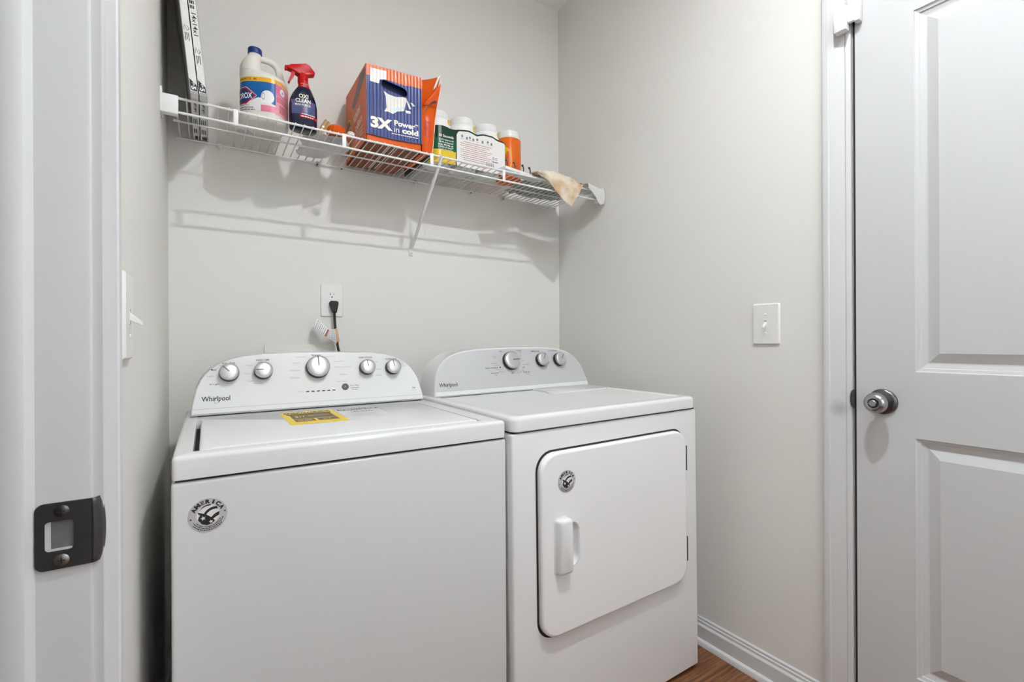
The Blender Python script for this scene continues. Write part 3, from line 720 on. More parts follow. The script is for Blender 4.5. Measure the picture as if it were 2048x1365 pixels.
# top with the lid opening cut through it
OXa, OXb, OYa, OYb = -0.0225, 0.590, 1.0685, 1.500
ZW = 0.8965
bm = B()
outr = rrect(WX0+0.001, WX1-0.001, WY0-0.001, WY1, 0.010, 3)
inn = [(OXb, OYb), (OXa, OYb), (OXa, OYa), (OXb, OYa)]
def quad_ring(zt):
    o_ = [bm.verts.new((a, b, zt)) for a, b in outr]; i_ = [bm.verts.new((a, b, zt)) for a, b in inn]
    return o_, i_
ot_, it_ = quad_ring(ZW); ob_, ib_ = quad_ring(0.8545)
nq = 4
for top, (oo, ii) in ((True, (ot_, it_)), (False, (ob_, ib_))):
    for q in range(4):
        seg = oo[q*nq:(q+1)*nq]
        for k in range(nq-1): bm.faces.new((seg[k], seg[k+1], ii[q]) if top else (ii[q], seg[k+1], seg[k]))
        nx = oo[((q+1)*nq) % len(oo)]
        bm.faces.new((seg[-1], nx, ii[(q+1) % 4], ii[q]) if top else (ii[q], ii[(q+1) % 4], nx, seg[-1]))
for r_a, r_b in ((ob_, ot_), (ib_, it_)):
    n_ = len(r_a)
    for k in range(n_): bm.faces.new((r_a[k], r_a[(k+1) % n_], r_b[(k+1) % n_], r_b[k]))
bmesh.ops.recalc_face_normals(bm, faces=bm.faces[:])
inner_ = lambda c: OXa-0.002 < c.x < OXb+0.002 and OYa-0.002 < c.y < OYb+0.002
bev(bm, 0.0085, 4, lambda c, d: c.z > ZW-0.0005 and abs(d.z) < 0.1 and not inner_(c) and (c.y < WY0+0.012 or c.y > WY1-0.012 or c.x < WX0+0.012 or c.x > WX1-0.012))
finish('top_panel', bm, 'enamel', ws)
finish('tub_opening', bx(B(), OXa-0.004, OXb+0.004, OYa-0.004, OYb+0.004, 0.862, 0.872), 'seam', ws)
bm = bx(B(), OXa+0.0095, OXb-0.0045, OYa+0.0012, OYb-0.002, 0.876, ZW+0.0012)
bev(bm, 0.014, 4, lambda c, d: abs(d.z) > 0.9); bev(bm, 0.0035, 3, lambda c, d: c.z > ZW)
lid = finish('lid', bm, 'enamel', ws)
finish('lid_front_roll', tube(B(), [(OXa+0.03, OYa+0.010, ZW-0.0025), (OXb-0.02, OYa+0.010, ZW-0.0025)], 0.0052, 12), 'enamel', lid, smooth=60)
for px in (0.10, 0.185, 0.30, 0.37, 0.45, 0.52): finish('lid_bumper', lathe(B(), [(0.0042, 0), (0.003, 0.0012), (0.0006, 0.0016)], (px, WY0+0.020, ZW-0.0002), n=12), 'enamel', ws)
lm = lambda off: (lambda a, b: Vector((a, b, ZW + 0.0012 + off)))
# yellow energy label
EX0, EX1, EY0, EY1 = 0.171, 0.311, 1.257, 1.487
en = finish('energy_label', extr(B(), [(EX0, EY0), (EX1, EY0), (EX1, EY1), (EX0, EY1)], lm(0.0002), lm(0.0006)), 'labelenergy', lid)
bm = B(); em = lm(0.0008)
text(bm, 'ENERGYGUIDE', (EX0+EX1)/2, 1.462, 0.122, 0.024, em, 0.03)
rect(bm, EX0+0.012, EX1-0.012, 1.425, 1.442, em)
finish('heading', bm, 'ink', en)
bm = B(); rect(bm, EX0+0.018, EX1-0.016, 1.345, 1.4235, em); rect(bm, EX0+0.018, EX0+0.066, 1.298, 1.3405, em); rect(bm, EX0+0.073, EX1-0.016, 1.298, 1.3405, em)
finish('table_print', bm, 'labelbrown', en)
bm = B(); em2 = lm(0.0010)
text(bm, '$17', EX0+0.040, 1.385, 0.026, 0.030, em2, 0.02); text(bm, '145 kWh', EX0+0.042, 1.319, 0.034, 0.020, em2, 0.02); text(bm, '$13', EX0+0.096, 1.322, 0.018, 0.018, em2, 0.02)
rect(bm, EX0+0.062, EX1-0.024, 1.392, 1.397, em2); finish('figures', bm, 'labelenergy', en)['kind'] = 'stuff'
# clear label beside it with a black heading bar
cb = finish('film_label', extr(B(), [(0.316, 1.285), (0.435, 1.285), (0.435, 1.468), (0.316, 1.468)], lm(0.0001), lm(0.0004)), 'enamel', lid)
bm = B(); rect(bm, 0.321, 0.437, 1.436, 1.464, lm(0.0006)); text(bm, '145 kWh', 0.380, 1.402, 0.062, 0.022, lm(0.0006), 0.015); finish('heading_bar', bm, 'ink', cb)
bm = text(B(), 'ENERGYGUIDE', 0.379, 1.450, 0.105, 0.018, lm(0.0008), 0.02); finish('heading_text', bm, 'white', cb)
bm = B()
rect(bm, 0.325, 0.433, 1.372, 1.378, lm(0.0006))
for k in range(4): scribble(bm, 0.325, 0.43 if k < 2 else 0.39, 1.358-0.016*k, 0.006, lm(0.0006), k)
finish('fine_print', bm, 'inkpale', cb)
# console
wc_, wmap, WN = console(ws, 0.2963, 1.545, ZC-0.1995, 0.33, 1.70, 0.670, 'enamel')
wU = lambda x: x - 0.2963
finish('console_seam', bx(B(), 0.2963-0.318, 0.2963+0.326, 1.551, 1.66, ZC-0.206, ZC-0.197), 'seam', ws)
for x_, v_, r_, a_ in ((0.0535, 0.1165, 0.0243, math.radians(135)), (0.1405, 0.1190, 0.0243, PI), (0.2925, 0.1255, 0.0338, math.radians(92)), (0.4450, 0.1195, 0.0243, math.radians(100)), (0.5315, 0.1170, 0.0243, math.radians(98))):
    knob(wc_, wmap, WN, wU(x_), v_, r_, a_)
bm = B(); m2 = wmap(0.0005)
for s, x_, v_, w_, h_ in (('SOIL LEVEL', 0.0535, 0.1463, 0.034, 0.0052), ('WASH TEMP', 0.140, 0.1538, 0.037, 0.0052), ('Normal', 0.2900, 0.1660, 0.0255, 0.0058), ('RINSE OPTIONS', 0.4440, 0.1548, 0.044, 0.0050), ('WATER LEVEL', 0.5300, 0.1472, 0.040, 0.0050), ('Med', 0.0158, 0.1285, 0.0125, 0.0052), ('Ex Light', 0.018, 0.0858, 0.023, 0.0054)):
    text(bm, s, wU(x_), v_, w_, h_, m2, 0.008)
finish('console_lettering', bm, 'ink', wc_)['kind'] = 'stuff'
bm = B()
for s, x_, v_, w_, h_ in (('Heavy', 0.0375, 0.1395, 0.015, 0.0042), ('Light', 0.0085, 0.1095, 0.0165, 0.0052), ('Hot', 0.133, 0.1475, 0.010, 0.0040), ('Warm', 0.105, 0.1375, 0.0165, 0.0042), ('Cool', 0.0985, 0.1135, 0.0140, 0.0042), ('Cold', 0.1075, 0.0915, 0.0145, 0.0048), ('Tap Cold', 0.1255, 0.0835, 0.0255, 0.0046),
    ('Cold Wash', 0.2455, 0.1605, 0.030, 0.0046), ('Quick Wash', 0.3320, 0.1605, 0.032, 0.0046), ('Casual', 0.2310, 0.1420, 0.021, 0.0046), ('Heavy Duty', 0.3580, 0.1435, 0.032, 0.0046), ('Delicates', 0.2270, 0.1190, 0.028, 0.0046), ('Bulky Items/Sheets', 0.3700, 0.1240, 0.054, 0.0046), ('Clean', 0.2250, 0.0955, 0.026, 0.0050), ('Rinse', 0.3700, 0.1000, 0.022, 0.0046), ('Drain & Spin', 0.3620, 0.0770, 0.030, 0.0040),
    ('Fabric Soft.', 0.4720, 0.1385, 0.022, 0.0042), ('1 Rinse', 0.4815, 0.1135, 0.020, 0.0042), ('2 Rinses', 0.4815, 0.0925, 0.022, 0.0046), ('Auto Sensing', 0.5560, 0.1410, 0.020, 0.0040), ('High', 0.5670, 0.1330, 0.011, 0.0040), ('Med', 0.5700, 0.1275, 0.010, 0.0040), ('Low', 0.5720, 0.1215, 0.010, 0.0040), ('Progress', 0.2400, 0.0520, 0.018, 0.0042), ('HIGH EFFICIENCY', 0.5975, 0.0345, 0.022, 0.0030)):
    text(bm, s, wU(x_), v_, w_, h_, m2)
finish('small_lettering', bm, 'inkpale', wc_)['kind'] = 'stuff'
bm = B()
text(bm, 'Start / Pause', wU(0.4010), 0.0625, 0.028, 0.0050, m2, 0.005); text(bm, 'he', wU(0.5985), 0.0435, 0.010, 0.0075, m2, 0.02)
scribble(bm, wU(0.388), wU(0.414), 0.0545, 0.0018, m2, 3); scribble(bm, wU(0.392), wU(0.410), 0.0490, 0.0018, m2, 4)
finish('start_lettering', bm, 'inkgrey', wc_)['kind'] = 'stuff'
for k in range(6):
    finish('status_light', extr(B(), rrect(wU(0.2592+0.01535*k)-0.0047, wU(0.2592+0.01535*k)+0.0047, 0.0487, 0.0518, 0.0014, 3), wmap(-0.001), wmap(0.0006)), 'ink', wc_)
sbn = finish('start_button', lathe(B(), [(0.0105, 0), (0.0105, 0.002), (0.0085, 0.0034), (0.0006, 0.003)], wmap(0)(wU(0.3712), 0.0590), WN, 28), 'darkgrey', wc_)
finish('button_lamp', lathe(B(), [(0.0013, 0.0030), (0.0013, 0.0038)], wmap(0)(wU(0.3708), 0.0595), WN, 10), 'white', sbn)
logo(wc_, wmap, wU(0.0213), 0.0430, 0.068)
bm = rect(B(), -0.329, 0.329, 0.0172, 0.0180, wmap(0.0004)); finish('trim_line', bm, 'inkpale', wc_)
sticker(ws, plane_map((0.0006, WY0, ZC-0.3148), (1, 0, 0), (0, 0, 1), (0, -1, 0), 0) if False else (lambda off: (lambda a, b: Vector((0.0006 + a, WY0 - 0.0003 - off, ZC - 0.3148 + b)))), 0.0305)

# ---- dryer
DX0, DX1, DF, DBk = 0.646, 1.3825, 1.011, 1.73
TILT = -0.0095
dr = thing('clothes_dryer', 'white front load dryer on the right with grey three-knob console', 'dryer', ((DX0+DX1)/2, (DF+DBk)/2, 0.004))
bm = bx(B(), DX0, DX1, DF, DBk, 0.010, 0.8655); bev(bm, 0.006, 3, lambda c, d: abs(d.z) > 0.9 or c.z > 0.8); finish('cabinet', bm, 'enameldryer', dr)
finish('seam_gap', bx(B(), DX0+0.005, DX1-0.006, DF+0.005, DBk-0.006, 0.862, 0.874), 'seam', dr)
for fx in (DX0+0.05, DX1-0.05):
    for fy in (DF+0.06, DBk-0.05): finish('foot', lathe(B(), [(0.02, 0), (0.02, 0.006), (0.011, 0.009), (0.011, 0.02)], (fx, fy, 0.004), n=16), 'rubber', dr)
ZD = 0.9085
bm = B(); o0 = rrect(DX0+0.001, DX1-0.004, DF-0.004, DBk, 0.022, 5)
def shrink(ps, d):
    xs = [p[0] for p in ps]; ys = [p[1] for p in ps]; cx, cy = (min(xs)+max(xs))/2, (min(ys)+max(ys))/2; hx, hy = (max(xs)-min(xs))/2, (max(ys)-min(ys))/2
    return [(cx + (a-cx)*(hx-d)/hx, cy + (b-cy)*(hy-d)/hy) for a, b in ps]
rings = []
for d, z_ in ((0.004, 0.8688), (0.0, 0.8715), (0.0, ZD-0.011), (0.0008, ZD-0.0065), (0.0035, ZD-0.0028), (0.0075, ZD-0.0008), (0.012, ZD), (0.030, ZD), (0.0335, ZD-0.0008), (0.037, ZD-0.0026), (0.040, ZD-0.0030)):
    rings.append([Vector((a, b, z_)) for a, b in shrink(o0, d)])
loft(bm, rings); finish('top_panel', bm, 'enamel', dr, smooth=45)
lint = [(1.075, 1.53), (1.072, 1.44), (1.050, 1.39), (1.058, 1.372), (1.325, 1.372), (1.340, 1.385), (1.340, 1.53)]
lp = B(); loft(lp, [[Vector((a, b, ZD-0.0035)) for a, b in lint], [Vector((a, b, ZD+0.0005)) for a, b in lint], [Vector((1.2 + (a-1.2)*0.975, 1.455 + (b-1.455)*0.95, ZD+0.0022)) for a, b in lint]])
ld = finish('lint_screen_door', lp, 'enamel', dr)
finish('door_groove', rect(B(), 1.095, 1.098, 1.41, 1.50, XY(ZD+0.0026)), 'inkpale', ld)
dc_, dmap, DN = console(dr, 1.0128, 1.520, ZD-0.0005, 0.33, 1.668, 0.704, 'enamel')
dU = lambda x: x - 1.0128
finish('console_seam', bx(B(), 1.0128-0.333, 1.0128+0.330, 1.526, 1.65, ZD-0.0045, ZD+0.003), 'seam', dr)
o_ = outline(0.704/0.67)
pn = [(a*0.980, min(0.0215 + b*0.862, 0.1705)) for a, b in o_ if b >= 0.0]
pn = [(a*0.977, 0.0195 + (b if b > 0.004 else 0)*0.848) for a, b in o_]
finish('control_panel', extr(B(), pn, dmap(-0.002), dmap(0.0012)), 'consolegrey', dc_)
for x_, v_, r_, a_ in ((0.9925, 0.1195, 0.0345, math.radians(3)), (1.1400, 0.1180, 0.0270, math.radians(62)), (1.2290, 0.1165, 0.0270, math.radians(48))):
    knob(dc_, dmap, DN, dU(x_), v_, r_, a_)
bm = B(); m2 = dmap(0.0018)
ring(bm, dU(0.9925), 0.1190, 0.0400, 0.0406, 0.0, 2*PI, m2, 48)
finish('dial_ring', bm, 'white', dc_)
bm = B()
for s, x_, v_, w_, h_ in (('TEMPERATURE', 1.118, 0.1560, 0.044, 0.0045), ('CYCLE SIGNAL', 1.208, 0.1560, 0.046, 0.0045), ('Timed', 1.040, 0.1610, 0.022, 0.0046), ('Dry', 1.047, 0.1535, 0.011, 0.0046), ('Automatic', 0.9140, 0.0755, 0.036, 0.0052), ('Dry', 0.9170, 0.0670, 0.011, 0.0050), ('Fluff Air', 1.0590, 0.0720, 0.030, 0.0056), ('Off', 0.9560, 0.1600, 0.011, 0.0050), ('Off', 0.9930, 0.0710, 0.011, 0.0050), ('Off', 1.0480, 0.0915, 0.011, 0.0046), ('ENERGY PREFERRED', 0.9050, 0.0950, 0.056, 0.0046)):
    text(bm, s, dU(x_), v_, w_, h_, m2, 0.01)
poly(bm, ngon(dU(0.9420), 0.0965, 0.0030, 0.0030, 12), m2)
finish('console_lettering', bm, 'ink', dc_)['kind'] = 'stuff'
bm = B()
for s, x_, v_, w_, h_ in (('Heavy', 0.924, 0.1415, 0.020, 0.0040), ('Duty', 0.926, 0.1355, 0.017, 0.0040), ('Normal More', 0.920, 0.1130, 0.028, 0.0040), ('Less Dry', 0.926, 0.1030, 0.022, 0.0040), ('Damp Dry', 0.938, 0.0870, 0.030, 0.0040), ('Delicate', 0.946, 0.0790, 0.022, 0.0040), ('60', 1.043, 0.1400, 0.006, 0.0045), ('40', 1.045, 0.1290, 0.006, 0.0045), ('20', 1.049, 0.1180, 0.006, 0.0045), ('Wrinkle Shield', 1.062, 0.1040, 0.032, 0.0040), ('30', 1.043, 0.0810, 0.007, 0.0045), ('20', 1.030, 0.0750, 0.007, 0.0045), ('10', 1.018, 0.0710, 0.007, 0.0045), ('No Heat', 1.062, 0.0640, 0.018, 0.0035), ('Low', 1.178, 0.1080, 0.011, 0.0045)):
    text(bm, s, dU(x_), v_, w_, h_, m2, 0.003)
finish('small_lettering', bm, 'inkgrey', dc_)['kind'] = 'stuff'
logo(dc_, lambda off: dmap(off + 0.0012), dU(0.7170), 0.0400, 0.070)
# dryer door
dx0, dx1, dz0, dz1 = 0.724, 1.3095, ZC-0.7835, ZC-0.2945
bm = B(); rr = rrect(dx0, dx1, dz0, dz1, 0.052, 8)
extr(bm, shrink(rr, -0.0055), XZ(DF-0.0004), XZ(DF-0.0008)); finish('door_gasket', bm, 'seam', dr)
dd = finish('dryer_door', loft(B(), [[Vector((a, y_, b)) for a, b in shrink(rr, d)] for d, y_ in ((0.0, DF-0.001), (0.0, DF-0.011), (0.0008, DF-0.014), (0.003, DF-0.0165), (0.0065, DF-0.0175))], True, False), 'enamellit', dr, smooth=45)
for hz in (ZC-0.387, ZC-0.683):
    hg = finish('hinge', rb(dx1+0.0005, dx1+0.0058, DF-0.013, DF-0.001, hz-0.0395, hz+0.0395, 0.0015), 'steel', dr)
    finish('hinge_knuckle', tube(B(), [(dx1+0.003, DF-0.0125, hz-0.0395), (dx1+0.003, DF-0.0125, hz+0.0395)], 0.0034, 10), 'darkgrey', hg)
# handle: scooped cup with a hooded grip over its left half
HXc = 0.816
cup = rrect(0.785, 0.852, ZC-0.608, ZC-0.486, 0.026, 7); YD = DF - 0.0176
HOLEM = holed(B(), shrink(rr, 0.0065), shrink(cup, -0.001), XZ(DF-0.0175)); finish('door_face', HOLEM, 'enamellit', dd, smooth=0)
hd = finish('handle_cup', loft(B(), [[Vector((a, y_, b)) for a, b in shrink(cup, d)] for d, y_ in ((-0.0015, YD+0.0002), (0.0, YD-0.0006), (0.003, YD-0.0003), (0.006, YD+0.004), (0.011, YD+0.012), (0.017, YD+0.0165))], False, True), 'enamel', dd, smooth=60)
gp = rrect(0.7655, 0.8115, ZC-0.616, ZC-0.470, 0.0085, 4)
grip = finish('handle_grip', loft(B(), [[Vector((a + max(0, (YD - y_))*0.28, y_, b)) for a, b in shrink(gp, d)] for d, y_ in ((-0.0025, YD), (-0.0025, YD-0.0012), (0.0, YD-0.002), (0.0006, YD-0.013), (0.003, YD-0.018), (0.008, YD-0.0205))]), 'enamel', dd, smooth=45)
sticker(dd, lambda off: (lambda a, b: Vector((0.8085 + a, YD - 0.0002 - off, ZC - 0.3752 + b))), 0.0300)
dr.rotation_euler = (0, TILT, 0)
dr.location.z = 0.0045
dr.location.x += 0.0085

# ------------------------------------------------------------------ things on the shelf
ZS = DECK
# two furnace filters leaning left at the end of the shelf
FZ, FY0, FL, FH = ZS + 0.0005, 1.560, 0.346, 0.500
LEAN = -0.099
def air_filter(x0, label, big):
    x1 = x0 + 0.0188
    sx = lambda x, z, y: x + (LEAN - 0.028*(y-FY0)/FL)*(z - FZ)
    t = thing('air_filter', label, 'filter', ((x0+x1)/2, FY0 + FL/2, FZ), 'cardboard framed air filters on the shelf end')
    P = lambda x, y, z: Vector((sx(x, z, y), y, z))
    def shear_box(xa, xb, ya, yb, za, zb):
        bm = B(); v = [bm.verts.new(P(*p)) for p in ((xa,ya,za),(xb,ya,za),(xb,yb,za),(xa,yb,za),(xa,ya,zb),(xb,ya,zb),(xb,yb,zb),(xa,yb,zb))]
        for f in ((3,2,1,0),(4,5,6,7),(0,1,5,4),(1,2,6,5),(2,3,7,6),(3,0,4,7)): bm.faces.new([v[i] for i in f])
        return bm
    for nm, a in (('front_board', (x0, x1, FY0, FY0+0.0015, FZ, FZ+FH)), ('rear_board', (x0, x1, FY0+FL-0.0015, FY0+FL, FZ, FZ+FH)), ('bottom_board', (x0, x1, FY0, FY0+FL, FZ, FZ+0.0015)), ('top_board', (x0, x1, FY0, FY0+FL, FZ+FH-0.0015, FZ+FH))):
        finish(nm, shear_box(*a), 'cardwhite', t, smooth=0)
    for xa in (x0, x1-0.0008):
        bm = B()
        for a in ((FY0, FY0+0.022, FZ, FZ+FH), (FY0+FL-0.022, FY0+FL, FZ, FZ+FH), (FY0, FY0+FL, FZ, FZ+0.022), (FY0, FY0+FL, FZ+FH-0.022, FZ+FH)):
            b2 = shear_box(xa, xa+0.0008, *a); me = bpy.data.meshes.new('q'); b2.to_mesh(me); b2.free(); bm.from_mesh(me); bpy.data.meshes.remove(me)
        finish('face_frame', bm, 'cardwhite', t, smooth=0)
    bm = B(); n = 22
    prev = None
    for k in range(n+1):
        yy = FY0 + 0.004 + (FL-0.008)*k/n; xx = x0 + (0.003 if k % 2 else 0.0158)
        cur = [bm.verts.new(P(xx, yy, z)) for z in (FZ+0.003, FZ+FH-0.003)]
        if prev: bm.faces.new((prev[0], cur[0], cur[1], prev[1]))
        prev = cur
    finish('pleats', bm, 'filterface', t, smooth=0)
    mp = lambda off: (lambda u, v: P(x0 + 0.0094 + u, FY0 - off, FZ + v))
    bm = B(); m2 = mp(0.0006)
    if big: 
        text(bm, '14x14x1', 0.0005, 0.1905, 0.060, 0.0105, m2, 0.01, -PI/2)
        for k in range(3):
            for j in range(3): rect(bm, -0.0065 + 0.0038*j, -0.0042 + 0.0038*j + 0.0006*k, 0.232+0.013*k, 0.241+0.013*k, m2)
    zl = 0.126 if big else 0.182
    poly(bm, [(0.002, zl), (0.0065, zl-0.007), (0.002, zl-0.014), (0.0012, zl-0.013), (0.0052, zl-0.007), (0.0012, zl-0.001)], m2)
    poly(bm, [(-0.0045, zl+0.002), (-0.0035, zl+0.002), (0.001, zl-0.012), (0.0, zl-0.012)], m2); rect(bm, -0.0062, -0.0052, zl-0.012, zl-0.002, m2)
    for k in range(3):
        rect(bm, -0.0052+0.0037*k, -0.0036+0.0037*k, zl-0.041+0.004*(k == 1), zl-0.019, m2)
    poly(bm, [(-0.0074, 0.0405), (0.0074, 0.025), (0.0074, 0.008), (-0.0074, 0.010)], m2)
    finish('black_print', bm, 'ink', t)
    bm = text(B(), '5', -0.0002, 0.0165, 0.0095, 0.0105, mp(0.0009), 0.035, -PI/2); text(bm, 'FPR', 0.0005, 0.0265, 0.009, 0.004, mp(0.0009), 0.02, -PI/2 + 0.35)
    finish('rating_figure', bm, 'white', t)
    finish('grey_band', rect(B(), -0.0088, 0.0088, -0.0004, 0.0072, mp(0.0005)), 'inkpale', t)
    bm = B(); bmap = lambda off: (lambda u, v: P(x0 + 0.0094 + u, FY0 + v, FZ - off)); m3 = bmap(0.0006)
    text(bm, '14x14x1', 0.0, 0.085, 0.070, 0.009, m3, 0.01, PI/2)
    for k in range(3): rect(bm, -0.006+0.0045*k, -0.004+0.0045*k, 0.17, 0.21+0.005*k, m3)
    for k in range(3): rect(bm, -0.006+0.0045*k, -0.003+0.0045*k, 0.25, 0.285, m3)
    rect(bm, -0.004, 0.0085, 0.310, 0.338, m3)
    finish('underside_print', bm, 'ink', t)
air_filter(-0.0348, 'white cardboard edged air filter nearest the left wall', False)
air_filter(-0.0148, 'white air filter edge printed 14x14x1, right of its twin', True)

# bleach jug
JX, JYc, JR = 0.1595, 1.700, 0.0690
jg = thing('bleach_jug', 'cream bleach jug with blue cap and blue and pink label', 'jug', (JX, JYc, ZS))
JROT, JP = math.radians(-24), 2.9
def jrho(th, a=0.0640): return a/(abs(math.cos(th))**JP + abs(math.sin(th))**JP)**(1/JP)
def jlow(z, k=1.0, n=48):
    return [Vector((JX + jrho(w_-JROT)*k*math.sin(w_), JYc - jrho(w_-JROT)*k*math.cos(w_), z)) for w_ in [2*PI*q/n for q in range(n)]]
def jup(z, xl, xr, ry, n=48, mixw=0.0):
    xc, rx = (xl+xr)/2, (xr-xl)/2
    up = [Vector((xc + rx*math.sin(w_), JYc - ry*math.cos(w_), z)) for w_ in [2*PI*q/n for q in range(n)]]
    if mixw: up = [u_.lerp(l_, mixw) for u_, l_ in zip(up, jlow(z))]
    return up
z0 = ZS
zz = lambda v: ZC + v
rings = [jlow(z0, 0.74), jlow(z0+0.0015, 0.88), jlow(z0+0.006, 0.96), jlow(z0+0.014), jlow(zz(0.8120)), jup(zz(0.8170), 0.0900, 0.2275, 0.0665, mixw=0.6), jup(zz(0.8230), 0.0895, 0.2250, 0.0640, mixw=0.25)]
for z_, xl, xr, ry in ((0.8300, 0.0893, 0.2190, 0.0600), (0.8350, 0.0893, 0.2100, 0.0560), (0.8378, 0.0893, 0.1970, 0.0520), (0.8390, 0.0893, 0.1780, 0.0480), (0.8398, 0.0893, 0.1590, 0.0450), (0.8420, 0.0894, 0.1530, 0.0430), (0.8550, 0.0897, 0.1510, 0.0400), (0.8660, 0.0915, 0.1505, 0.0370), (0.8750, 0.0950, 0.1495, 0.0335), (0.8850, 0.1005, 0.1485, 0.0285), (0.8930, 0.1065, 0.1490, 0.0230), (0.9010, 0.1120, 0.1500, 0.0190), (0.9060, 0.1140, 0.1500, 0.0180), (0.9140, 0.1140, 0.1500, 0.0180)):
    rings.append(jup(zz(z_), xl, xr, ry))
finish('jug_body', loft(B(), rings), 'jug', jg, smooth=50)
hp = [(0.1350, JYc, zz(0.8935)), (0.1470, JYc, zz(0.8980)), (0.1600, JYc, zz(0.8990)), (0.1740, JYc, zz(0.8980)), (0.1870, JYc, zz(0.8925)), (0.1965, JYc, zz(0.8810)), (0.2015, JYc, zz(0.8660)), (0.2035, JYc, zz(0.8480)), (0.2035, JYc, zz(0.8300))]
finish('handle', tube(B(), hp, [0.0085, 0.0092, 0.0096, 0.0098, 0.0100, 0.0100, 0.0110, 0.0135, 0.017], 14), 'jug', jg, smooth=60)
finish('cap', lathe(B(), [(0.0198, 0), (0.0202, 0.002), (0.0202, 0.016), (0.0190, 0.0185), (0.012, 0.0195)], (0.1320, JYc, zz(0.9065)), n=30), 'capblue', jg, smooth=45)
# label surface: arc length s along the rounded-square section, from the centre of the front face
_ths = [math.radians(-180 + 0.5*k) for k in range(721)]
_pp = [Vector((jrho(t)*math.sin(t+JROT), -jrho(t)*math.cos(t+JROT))) for t in _ths]
_ss = [0.0]
for k in range(1, 721): _ss.append(_ss[-1] + (_pp[k]-_pp[k-1]).length)
_mid = _ss[360]; _ss = [q - _mid for q in _ss]
def jpt(u):
    lo, hi = 0, 720
    while hi - lo > 1:
        m_ = (lo+hi)//2
        if _ss[m_] <= u: lo = m_
        else: hi = m_
    f = (u-_ss[lo])/(_ss[hi]-_ss[lo]); p_ = _pp[lo].lerp(_pp[hi], f); return p_, p_.normalized()
def jm(off):
    def f(u, v):
        p_, n_ = jpt(u); q = p_ + n_*off
        return Vector((JX + q.x, JYc + q.y, zz(v)))
    return f
U0, U1 = -0.098, 0.0510
lab = finish('main_label', rect(B(), U0, U1, 0.7075, 0.8010, jm(0.0005), 48, 1), 'labelblue', jg)
finish('yellow_band', rect(B(), U0, U1, 0.7985, 0.8120, jm(0.0007), 48), 'labelyellow', lab)
bm = B(); text(bm, 'DISINFECTS', -0.040, 0.8052, 0.044, 0.0062, jm(0.0010), 0.01); text(bm, '4X', -0.006, 0.8052, 0.010, 0.0068, jm(0.0010), 0.02); finish('band_lettering', bm, 'ink', lab)
bm = B(); n = 48
wv = lambda u: 0.7345 + 0.011*math.exp(-((u-0.004)/0.022)**2) + 0.004*math.sin(u*60+1)
for k in range(n):
    u0_, u1_ = U0 + (U1-U0)*k/n, U0 + (U1-U0)*(k+1)/n
    m2 = jm(0.0008); bm.faces.new([bm.verts.new(m2(*p)) for p in ((u0_, 0.7075), (u1_, 0.7075), (u1_, wv(u1_)), (u0_, wv(u0_)))])
finish('white_wave', bm, 'labelwhite', lab)
def jdia(bm, c, w_, h_, mp, n=12):
    for sg in (-1, 1):
        for k in range(n):
            a, b = k/n, (k+1)/n; hh_ = lambda t: h_*(1 - max(0, t-0.35)/0.65*0.98)
            bm.faces.new([bm.verts.new(mp(c + sg*w_*t, 0.7540 + q*hh_(t))) for t, q in ((a, -1), (b, -1), (b, 1), (a, 1))])
    return bm
jc = -0.0468
finish('logo_border', jdia(B(), jc, 0.0452, 0.0265, jm(0.0011)), 'white', lab)
finish('logo_red', jdia(B(), jc, 0.0440, 0.0250, jm(0.0014)), 'labelred', lab)
finish('logo_blue', jdia(B(), jc, 0.0395, 0.0205, jm(0.0017)), 'capblue', lab)
bm = text(B(), 'CLOROX', jc, 0.7540, 0.0660, 0.0180, jm(0.0021), 0.03); finish('logo_lettering', bm, 'white', lab)
bm = B(); m2 = jm(0.0012)
text(bm, 'Splash-less', -0.042, 0.7262, 0.034, 0.0040, m2, 0.01); text(bm, 'Fresh Formula', -0.036, 0.7185, 0.050, 0.0052, m2, 0.02)
scribble(bm, -0.066, -0.006, 0.7118, 0.0022, m2, 5); finish('label_print', bm, 'ink', lab)
bm = rect(B(), 0.0100, U1, 0.7080, 0.7275, jm(0.0012), 10); finish('pink_block', bm, 'labelpinkdeep', lab)
bm = B(); blob(bm, 0.0285, 0.7530, 0.0185, 0.0200, jm(0.0013)); rect(bm, 0.0105, 0.0300, 0.7350, 0.7520, jm(0.0013), 4); finish('towel_roll_print', bm, 'white', lab)
bm = ring(B(), 0.0165, 0.7540, 0.0030, 0.0044, 0, 2*PI, lambda u, v: jm(0.0016)(u, 0.7540 + (v-0.7540)*2.6), 18); finish('roll_core_print', bm, 'inkpale', lab)
pk = finish('pink_panel', rect(B(), U1+0.0005, 0.125, 0.7050, 0.8095, jm(0.0005), 24), 'labelpink', jg)
finish('panel_band', rect(B(), U1+0.0005, 0.125, 0.8030, 0.8120, jm(0.0007), 24), 'labelyellow', pk)
finish('rose_block', rect(B(), U1+0.001, 0.125, 0.7650, 0.7990, jm(0.0008), 24), 'labelpinkdeep', pk)
bm = ring(B(), 0.0765, 0.7820, 0.0035, 0.0115, 0, 2*PI, jm(0.0011), 22); finish('round_mark', bm, 'white', pk)
bm = B(); m2 = jm(0.0010)
for k in range(4): scribble(bm, 0.054, 0.112, 0.7600-0.0042*k, 0.0018, m2, 20+k)
for k in range(5): scribble(bm, 0.063, 0.098, 0.7360-0.0050*k, 0.0024, m2, 30+k)
finish('panel_print', bm, 'labelred', pk)

